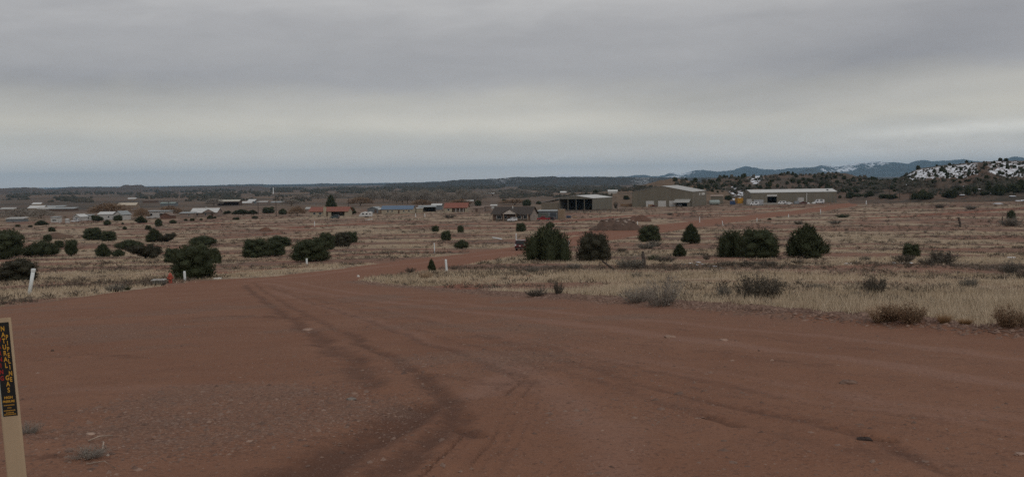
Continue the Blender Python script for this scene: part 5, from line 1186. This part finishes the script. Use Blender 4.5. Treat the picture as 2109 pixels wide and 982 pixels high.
for i in range(16):
    bx = m(g.uniform(-34, 30), d); hz_ = g.uniform(2.0, 3.2); st = int(g.integers(1, 3)); by = g.uniform(5, 16)
    wp = Matrix.Translation(Vector(p)) @ Matrix.Rotation(R(-28), 4, 'Z') @ Vector((bx, by, 0.05))
    tag(MB().tube([(-.7, 0, .75), (.7, 0, .75)], [.75, .75], 14).build('hay_bale', mat('old hay', (.13, .105, .07), .95, .25, 6), None, wp, g.uniform(0, 3)), 'round bale standing in the dimness of the open hay barn', 'bale', 'round bales inside the hay barn')

p, d = tp(1372, 426); W_ = m(119, d) / math.cos(R(22)); D_ = m(58, d) / math.sin(R(22))
def ux(px): return (px - 1362.5) / 119 * W_
ab = building('barn', 'biggest tan metal barn with pale roof and white roller doors', 'barn', 1363, 425.5, W_, D_, m(30.5, d), m(43, d), -22, M_OLIVE, M_GALV, 'y', holes=[(ux(1391.5), ux(1412), m(10, d))], o=.25)
for x, w in ((1339, 16), (1363, 16), (1383, 12)):
    q = MB().box(ux(x) - m(w / 2, d) * 1.05, ux(x) + m(w / 2, d) * 1.05, -.09, .05, -.8, m(12, d)).build('roller_door', M_SHUT, ab)
for u in (.33, .50, .58, .66):
    q = MB().box(W_ / 2 - .05, W_ / 2 + .08, D_ * (u + .18) - 1.6, D_ * (u + .18) + 1.6, m(22, d), m(27, d)).build('window', M_TRIM, ab)
cz = m(13, d)
MB().prism([(-5.5, cz - 1.5), (.1, cz + .6), (.1, cz + .8), (-5.5, cz - 1.3)], ux(1388.5), ux(1419), 'x').build('canopy_roof', M_GALV, ab)
MB().box(ux(1415), ux(1418.5), -5.2, -.02, -.8, cz - 1.6).build('canopy_wall', M_OLIVE, ab)
MB().box(ux(1389), ux(1390), -5.2, -4.9, -.8, cz - 1.7).build('canopy_post', M_OLIVE, ab)
building('annex', 'tan metal annex behind the biggest barn with a pale band', 'shed', 1476, 420, 9, 8, 6.0, 6.6, -14, M_OLIVE, mat('faded tan roof', (.33, .25, .20), .7, .1, 1), 'flat')
p, d = tp(1635, 420); W_ = m(183, d)
WD = d
def uw(px): return (px - 1635) * WD / FPX
wh = building('warehouse', 'long olive metal warehouse with white roof and one dark doorway', 'warehouse', 1635, 419.5, W_, 18, m(24.0, d), m(24 + 5.8, d), 3.5, M_OLIVE, M_WROOF, 'x', holes=[(uw(1578.5), uw(1598.5), m(16, d))], o=.35, items=[('roller_door', 'f', uw(1588.5), m(21, d), m(15.8, d), m(4.0, d))])
MB().tube([(uw(1662), -.25, -1), (uw(1662), -.25, m(22, d))], .28, 8).build('downpipe', M_TRIM, wh)
MB().box(uw(1550), uw(1605), -4.5, -.02, -1, .9).build('loading_dock', M_CONC, wh)
MB().tube([(uw(1711), 4, m(24, d)), (uw(1711), 4, m(29, d))], .7, 10).build('roof_vent', mat('dark vent', (.08, .085, .085), .6, .1, 2), wh)
for x in (1706, 1714, 1722):
    MB().tube([(uw(x), -2.5, -.5), (uw(x), -2.5, m(15 + (x == 1706) * 4, d))], .12, 6).build('rack_post', M_GREYW, wh)
_wp = Vector(p)
def whp(off):
    def where(px, py):
        q = _wp + Matrix.Rotation(R(3.5), 3, 'Z') @ Vector((uw(px), -off, 0)); q.z = float(top(q.x, q.y)); qq = np.array(q); return qq, float((qq - EYE) @ _F)
    return where
# ------------------------------------------------------------------ yard things near the sheds
def box_thing(name, label, cat, px, py, wpx, depth, hpx, material, yaw=-5, parts='container', where=tp):
    p, d = where(px, py); W_, H = m(wpx, d), m(hpx, d)
    o = empty(name, p, R(yaw), label, cat)
    MB().box(-W_ / 2, W_ / 2, 0, depth, .12, H).build('shell', material, o, bevel=.03)
    rb = MB(); n = max(4, int(W_ / .5))
    for i in range(n):
        x = -W_ / 2 + W_ * (i + .5) / n; rb.box(x - .06, x + .06, -.05, .02, .2, H - .08)
    rb.build('rib', material, o)
    MB().box(-W_ / 2 - .03, W_ / 2 + .03, -.07, depth + .03, H - .1, H + .02).build('top_rail', material, o); MB().box(-W_ / 2 - .03, W_ / 2 + .03, -.07, depth + .03, -.3, .14).build('base_rail', M_DARKIN, o)
    return o
box_thing('shipping_container', 'bright yellow container in the yard beside the warehouse', 'container', 1526, 419, 16, 5, 11, mat('yellow paint', (.46, .24, .03), .55, .12, .8), 8)
box_thing('shipping_container', 'rust red container end against the yellow one', 'container', 1536.5, 419, 4, 5, 10, mat('rust red paint', (.22, .05, .035), .6, .15, 1))
box_thing('dumpster', 'blue dumpster in front of the yellow container', 'dumpster', 1509.5, 421.5, 11, 2.4, 7.5, mat('blue paint', (.055, .095, .19), .55, .12, 1))
box_thing('shipping_container', 'white ribbed container at the warehouse end, behind the white truck', 'container', 1540.5, 412, 9, 5, 12, M_WHITEW, where=whp(2))
box_thing('shipping_container', 'stack of pale grey crates by the warehouse wall', 'crates', 1554, 419.5, 19, 2.5, 11, mat('pale grey metal', (.36, .37, .38), .6, .15, 1), where=whp(8))
box_thing('shipping_container', 'plain grey steel bin by the warehouse wall', 'container', 1636, 417.5, 9, 2.4, 6, mat('blue grey bin', (.27, .29, .31), .6, .1, 1), where=whp(5))
box_thing('dumpster', 'small blue dumpster beside the dirt heap yard', 'dumpster', 1171, 449, 9, 1.6, 4.5, mat('deep blue paint', (.025, .05, .10), .55, .12, 1))
box_thing('wooden_crate', 'pale tan crate next to the small blue dumpster', 'crate', 1184, 449, 8, 1.4, 4, mat('raw plywood', (.36, .25, .17), .8, .12, 2))
box_thing('wooden_crate', 'orange brown stack of timber beside the first roller door', 'timber', 1318, 425, 20, 3, 6.5, mat('orange timber', (.24, .13, .06), .8, .2, 2))
box_thing('wooden_crate', 'tan timber stack against the first roller door', 'timber', 1340, 426, 10, 1.5, 5, mat('tan timber', (.30, .20, .125), .8, .2, 2))
box_thing('wooden_crate', 'brown fence like stack between the hay barn and biggest barn', 'timber', 1290, 426, 24, 2, 6, mat('brown timber', (.20, .125, .075), .85, .2, 2))
p, d = tp(1472, 422); tk = empty('storage_tank', p, R(-6), 'pale green cylindrical tank lying by the big barn', 'tank'); rr = m(5, d)
MB().tube([(-m(11, d), 0, rr), (-m(10, d), 0, rr), (m(9, d), 0, rr), (m(10, d), 0, rr)], [rr * .6, rr, rr, rr * .6], 16).build('barrel', mat('pale green tank', (.33, .38, .36), .5, .1, 1), tk, smooth=False)
for x in (-7, 6): MB().box(m(x, d) - .3, m(x, d) + .3, -rr * .8, rr * .8, -.3, rr * .5).build('cradle', M_DARKIN, tk)
for x, lab, w in ((121, 'small white water tank', 5), (137, 'larger white water tank with blue band', 9)):
    p, d = tp(x + 2, 459); wt = empty('water_tank', p, 0, lab + ' beside the pale boxy shed', 'tank'); rr = m(w / 2, d); H = m(6 if w < 8 else 9, d)
    MB().tube([(0, 0, -.2), (0, 0, H * .85), (0, 0, H)], [rr, rr, rr * .3], 18).build('drum', M_WHITEW, wt)
    MB().tube([(0, 0, H * .5), (0, 0, H * .6)], rr * 1.02, 18).build('band', M_GREYW, wt)
# dirt heaps
HEAPV = {}
def heap(px, py, wpx, hpx, seed, label, col, stones=0, where=gp):
    p, d = where(px, py); s = d / FPX; n = 46; a = np.linspace(0, 2 * math.pi, n, endpoint=False); k = 22
    V = []; g = np.random.default_rng(seed)
    for i in range(k):
        t = i / (k - 1); rr = np.sqrt(1 - t) if False else 1 - t
        x = np.cos(a) * rr * wpx * s / 2; y = np.sin(a) * rr * wpx * s * .28
        z = hpx * s * (t ** .85) * (1 - .25 * t * t) + (fbm(x / 2.2 + seed, y / 2.2, seed, 4) - .5) * hpx * s * .62 * min(1, t * 5) + (fbm(x / 7 + seed, y / 7, seed + 3, 2) - .5) * hpx * s * .7 * min(1, t * 3) * (1 - t)
        V.append(np.stack([x + (fbm(y + i, x, seed, 2) - .5) * .8, y, z - (.6 if i == 0 else 0)], -1))
    V = np.vstack(V); HEAPV[seed] = V + p; id_ = np.arange(n * k).reshape(k, n)
    F = np.stack([id_[:-1], np.roll(id_[:-1], -1, 1), np.roll(id_[1:], -1, 1), id_[1:]], -1).reshape(-1, 4)
    return tag(link('dirt_heap', tri_mesh('dirt_heap', V, F, [mat('heap' + str(seed), col, .95, .3, .5, .3, dirt=(.085, .055, .042))], True), None, p), label, 'dirt heap')
heap(1270, 473, 118, 29, 5, 'long rubbly brown dirt heap beside the road', (.112, .074, .056))
heap(1312, 456, 64, 17, 6, 'smooth red dirt mound behind the long rubbly heap', (.135, .074, .052))
heap(117, 491, 70, 16, 8, 'low bare brown dirt mound in the grass behind the broad juniper', (.14, .09, .065))
heap(545, 476, 38, 12, 9, 'low dark red dirt mound out in the grass', (.15, .075, .05))
g = np.random.default_rng(9); hv = HEAPV[5]; hv = hv[hv[:, 1] < np.median(hv[:, 1])]
for i in range(40):                              # broken stones lying on the near side of the long heap
    q = hv[int(g.integers(0, len(hv)))] + g.normal(size=3) * [.5, .1, .0]; w_ = g.uniform(.3, 1.0)
    V, F = ico_core(np.zeros(3), np.array([w_ * .6, w_ * .5, w_ * .4]), g, i)
    o = link('rock', tri_mesh('rock', V, F, [mat('heap stone %d' % (i % 4), [(.26, .20, .165), (.19, .14, .115), (.32, .26, .22), (.14, .10, .08)][i % 4], .9, .25, 6)], False), None, q)
    tag(o, 'broken stone lying on the long rubbly dirt heap', 'rock', 'stones on the long dirt heap')

# corral fence before the hay barn
fp = [gp(1160 + 14 * k, 440 - .45 * k)[0] for k in range(11)]
fo = empty('corral_fence', fp[0], 0, 'dark weathered corral fence in front of the open hay barn', 'fence')
for q in fp: MB().tube([(0, 0, -.4), (0, 0, 1.7)], .14, 6).build('fence_post', M_DEAD, fo, tuple(q - fp[0]))
for hgt in (.45, .85, 1.25, 1.6):
    b = MB()
    for a_, b_ in zip(fp[:-1], fp[1:]): b.tube([tuple(a_ - fp[0] + [0, -.12, hgt]), tuple(b_ - fp[0] + [0, -.12, hgt])], .10, 5)
    b.build('rail', M_DEAD, fo)

# power poles and a far mast
def pole(px, y0, y1, label, arm=True, wpx=1.6, yaw=20, where=tp):
    p, d = where(px, y0); s = d / FPX; H = (y0 - y1) * s; o = empty('power_pole', p, R(yaw), label, 'power pole')
    MB().tube([(0, 0, -.8), (0, 0, H)], [max(.16, wpx * s * .5), max(.11, wpx * s * .35)], 8).build('shaft', mat('creosoted pole', (.07, .052, .042), .9, .2, 3), o)
    if arm:
        MB().box(-1.3, 1.3, -.08, .08, H - 1.0, H - .8).build('crossarm', M_DEAD, o)
        for x in (-1.15, -.5, .5, 1.15): MB().tube([(x, 0, H - .8), (x, 0, H - .55)], [.07, .05], 6).build('insulator', M_GREYR, o)
pole(569, 446, 404, 'power pole in front of the maroon bare tree'); pole(532, 441, 411, 'power pole farther out near the faint grey roof'); pole(718, 433, 405, 'power pole behind the end of the long red roofed house')
pole(348, 446, 414, 'power pole behind the rust coloured tree of the flat roofed house', wpx=1.2); pole(1518, 420, 364, 'tall thin dark pole rising behind the yellow container', True, 1.4)
pole(1832, 409, 377, 'first power pole of the row at the foot of the snowy ridge'); pole(1853, 410, 382, 'second power pole of the row, above the small brown mound'); pole(1874, 411, 383, 'third power pole of the row, beside the spreading juniper'); pole(1184, 404, 390, 'small pole behind the hay barn roof', False, 1.0); pole(1888, 404, 384, 'faint last pole of the row in the brush', False, 1.0)
p, d = gp(563, 399); s = d / FPX; o = empty('radio_mast', p, 0, 'white slender mast far out above the red plain', 'mast')
MB().tube([(0, 0, -2), (0, 0, 13 * s)], [1.0 * s, .7 * s], 8).build('shaft', M_WHT, o); MB().box(-1.2 * s, 1.2 * s, -.5, .5, -1, 2 * s).build('hut', M_WHT, o)
MB().tube([(0, 0, 8.6 * s), (0, 0, 9.8 * s)], 1.15 * s, 8).build('platform', M_WHT, o)

# ------------------------------------------------------------------ vehicles
M_TYRE = mat('tyre rubber', (.018, .018, .018), .85, .2, 8); M_RIM = mat('alloy rim', (.30, .30, .30), .4, .1, 5, metal=.6)
M_TAIL = mat('tail lamp red', (.30, .02, .02), .3, .1, 4); M_LAMP = mat('clear lamp', (.6, .6, .58), .2, .08, 4); M_PLATE = mat('number plate', (.62, .60, .52), .5, .08, 4)
def wheel(parent, x, y, r, w):
    s_ = 1 if y > 0 else -1
    t_ = MB().tube([(x, y - w / 2, r), (x, y - w / 2 + .03, r), (x, y + w / 2 - .03, r), (x, y + w / 2, r)], [r * .9, r, r, r * .9], 18).build('wheel', M_TYRE, parent)
    MB().tube([(x, y + s_ * (w / 2 - .02), r), (x, y + s_ * (w / 2 + .012), r)], [r * .6, r * .55], 14).build('rim', M_RIM, t_)
PROF = {  # side outline (x forward, z) and window boxes (x0, x1)
 'suv': ([(-2.3, .45), (-2.35, .9), (-2.25, 1.15), (-2.05, 1.72), (-1.8, 1.8), (.35, 1.8), (.65, 1.72), (1.15, 1.12), (2.1, 1.02), (2.3, .85), (2.35, .42), (1.9, .32), (-1.9, .32)], [(-1.95, -1.0), (-.92, -.05), (.03, .72)], 1.88),
 'pickup': ([(-2.8, .5), (-2.85, 1.08), (-.75, 1.1), (-.62, 1.76), (-.4, 1.84), (.5, 1.84), (.75, 1.76), (1.2, 1.18), (2.45, 1.06), (2.65, .9), (2.7, .45), (2.3, .36), (-2.5, .36)], [(-.58, .1), (.18, .82)], 1.95),
 'van': ([(-2.6, .4), (-2.6, 2.0), (-2.5, 2.1), (1.5, 2.1), (1.8, 1.95), (2.35, 1.2), (2.6, 1.0), (2.6, .4), (2.2, .32), (-2.2, .32)], [(-1.8, -.4), (.5, 1.5)], 2.0)}
def car(kind, px, py, yaw, paint, label, cat, scale=1.0, where=tp, rack=False, name=None):
    p, d = where(px, py); pf_, wins, wd = PROF[kind]; o = empty(name or {'suv': 'parked_car', 'pickup': 'pickup_truck', 'van': 'van'}[kind], p, R(yaw), label, cat); o.scale = (scale,) * 3
    MB().prism(pf_, -wd / 2, wd / 2, 'y').build('body', paint, o, bevel=.06)
    H = max(z for x, z in pf_); zb = {'suv': 1.2, 'pickup': 1.24, 'van': 1.3}[kind]
    for s_ in (-1, 1):
        for a, b_ in wins:
            pts = [(a, zb), (b_, zb), (b_ - .28 if b_ == wins[-1][1] else b_, H - .16), (a + (.14 if a == wins[0][0] else 0), H - .16)]
            MB().prism(pts, s_ * wd / 2 - .02, s_ * wd / 2 + .012, 'y').build('side_window', M_GLASS, o)
    xb = min(x for x, z in pf_); xf = max(x for x, z in pf_)
    if kind == 'suv':
        M4 = Matrix.Translation((-2.17, 0, 1.44)) @ Matrix.Rotation(R(19), 4, 'Y')
        MB().box(-.02, .06, -.74, .74, -.26, .27, 0, M4 @ Matrix.Rotation(math.pi, 4, 'Z')).build('rear_window', M_GLASS, o)
        M5 = Matrix.Translation((.92, 0, 1.44)) @ Matrix.Rotation(R(-40), 4, 'Y'); MB().box(-.02, .05, -.76, .76, -.34, .34, 0, M5).build('windscreen', M_GLASS, o)
    elif kind == 'pickup':
        M5 = Matrix.Translation((.99, 0, 1.48)) @ Matrix.Rotation(R(-38), 4, 'Y'); MB().box(-.02, .05, -.78, .78, -.32, .32, 0, M5).build('windscreen', M_GLASS, o)
        M4 = Matrix.Translation((-.70, 0, 1.45)) @ Matrix.Rotation(R(11), 4, 'Y'); MB().box(-.05, .03, -.74, .74, -.26, .24, 0, M4).build('rear_window', M_GLASS, o)
        MB().box(-2.72, -.85, -.80, .80, 1.10, 1.115).build('bed', M_DARKIN, o)
    else:
        M5 = Matrix.Translation((2.08, 0, 1.58)) @ Matrix.Rotation(R(-37), 4, 'Y'); MB().box(-.02, .05, -.85, .85, -.42, .42, 0, M5).build('windscreen', M_GLASS, o)
    for s_ in (-1, 1):
        MB().box(xb - .03, xb + .12, s_ * .80 - .14, s_ * .80 + .14, .88, 1.16).build('tail_light', M_LAMP if rack else M_TAIL, o)
        MB().box(xf - .16, xf + .02, s_ * .72 - .18, s_ * .72 + .18, .72, .90).build('headlight', M_LAMP, o)
        for x in (xb + .95, xf - .85): wheel(o, x, s_ * (wd / 2 - .10), .37, .24)
    MB().box(xb - .10, xb + .12, -.9, .9, .42, .62).build('bumper', M_DARKIN, o)
    MB().box(xb - .035, xb + .01, -.16, .16, .82, .96).build('number_plate', M_PLATE, o)
    if rack:
        for s_ in (-1, 1): MB().box(-1.7, .2, s_ * .72 - .04, s_ * .72 + .04, 1.83, 1.88).build('roof_rail', M_RIM, o)
        MB().box(-2.02, -1.72, -.72, .72, 1.79, 1.835).build('spoiler', M_TRIM, o)
    return o
P_MAROON = mat('dark maroon car paint', (.095, .012, .014), .35, .08, 2, spec=.5); P_WHITE = mat('white car paint', (.66, .67, .68), .35, .05, 2, spec=.5); P_RED = mat('red car paint', (.24, .018, .022), .35, .08, 2, spec=.5); P_DKRED = mat('dark rust red paint', (.10, .025, .02), .5, .15, 2); P_DARK = mat('dark grey car paint', (.04, .045, .05), .4, .1, 2, spec=.5); P_TEAL = mat('faded teal car paint', (.07, .09, .095), .45, .1, 2)
car('suv', 1078, 515, 75, P_MAROON, 'dark red car half hidden behind the biggest spiky juniper', 'car', 1.0, gp, True)
car('suv', 1055, 456, -140, P_WHITE, 'white car parked before the entrance of the brown roofed house', 'car', .92, gp)
car('pickup', 1119, 454, 172, P_RED, 'bright red pickup beside the brown roofed house', 'pickup', 1.0, gp)
car('suv', 1134, 453.5, 150, P_DARK, 'dark vehicle nose behind the red pickup', 'car', .85, gp)
car('pickup', 1398.5, 425, -65, P_WHITE, 'white pickup under the canopy of the biggest barn', 'pickup', 1.05)
car('pickup', 1404, 424, -50, P_DARK, 'dark pickup behind the white one under the canopy', 'pickup', 1.0)
car('pickup', 1346, 426.5, 160, P_DKRED, 'dark red machine parked by the first roller door', 'tractor', .85, name='tractor')
car('van', 1541, 421, 170, P_WHITE, 'white truck in front of the ribbed white container', 'truck', 1.15, whp(12), name='truck')
car('van', 1606, 418, 165, P_WHITE, 'white truck right beside the dark warehouse doorway', 'truck', 1.1, whp(4), name='truck')
car('pickup', 1618, 418.5, 10, P_WHITE, 'white low trailer truck loaded with green scrap', 'truck', .95, whp(6))
car('pickup', 1647, 418, 170, P_DKRED, 'dark pickup under the white ribbed box by the warehouse', 'pickup', .95, whp(7))
car('van', 1684, 415, 165, P_WHITE, 'white camper by the last third of the warehouse wall', 'camper', 1.3, whp(4), name='camper')
car('suv', 690, 450, 170, P_TEAL, 'dull teal car in front of the long red roofed house', 'car', 1.0)
car('suv', 722, 441, 150, P_DARK, 'dark car parked at the carport end of the long red roofed house', 'car', .9)
car('suv', 155, 457.5, 175, P_WHITE, 'white car before the gabled shed with open carport', 'car', .9)
box_thing('shipping_container', 'white ribbed box by the middle of the warehouse wall', 'container', 1646, 414, 11, 2.4, 13, M_WHITEW, 2, where=whp(4))
for x, w, lab in ((1659, 10, 'white sheeted heap by the downpipe'), (1670, 10, 'second white sheeted heap past the downpipe'), (1617, 10, 'white sheeted heap next to the low trailer truck')):
    p, d = tp(x, 419); q = heap(x, 419.5, w, 3.5, int(x), lab, (.55, .55, .53), 0, whp(6)); q.name = 'sheeted_heap'; q['category'] = 'heap'
# camper trailer
p, d = tp(752, 447.5); L_, H = m(27, d), m(11.5, d)
cp = empty('camper_trailer', p, R(-6), 'white camper trailer with slanted nose beside the blue grey shed', 'camper')
MB().prism([(-L_ * .5, .7), (-L_ * .46, 1.3), (-L_ * .30, H * .82), (-L_ * .22, H * .9), (-L_ * .05, H), (L_ * .1, H * .92), (L_ * .5, H * .96), (L_ * .5, .6), (L_ * .4, .5), (-L_ * .4, .5)], 0, 2.4, 'y').build('body', mat('white camper skin', (.60, .60, .58), .5, .05, 1), cp, bevel=.05)
for u, w in ((-.16, 1.0), (.12, 1.0), (.38, .6)): MB().box(L_ * u - w / 2, L_ * u + w / 2, -.02, .02, H * .5, H * .72).build('window', M_GLASS, cp)
MB().box(-L_ * .44, L_ * .48, -.015, .015, H * .36, H * .40).build('stripe', M_GREYW, cp)
MB().box(L_ * .2, L_ * .2 + .75, -.025, .02, .62, H * .78).build('door', M_TRIM, cp)
for x in (.02, .16):
    for y in (.1, 2.3): wheel(cp, L_ * x, y, .35, .22)
MB().box(-L_ * .5 - 1.2, -L_ * .44, 1.1, 1.3, .45, .6).build('tow_bar', M_DARKIN, cp); MB().box(L_ * .33, L_ * .41, .8, 1.6, H * .93, H * 1.02).build('roof_unit', M_TRIM, cp)
# picnic-like debris: white beehive-ish boxes in the grass near the camper are single scraps
for i, x in enumerate((755, 760, 765)): scrap(x, 453.5 - i * .6, 4, .6, 2, 'small white scrap in the grass in front of the camper', (.6, .6, .57))['group'] = 'white scraps before the camper'
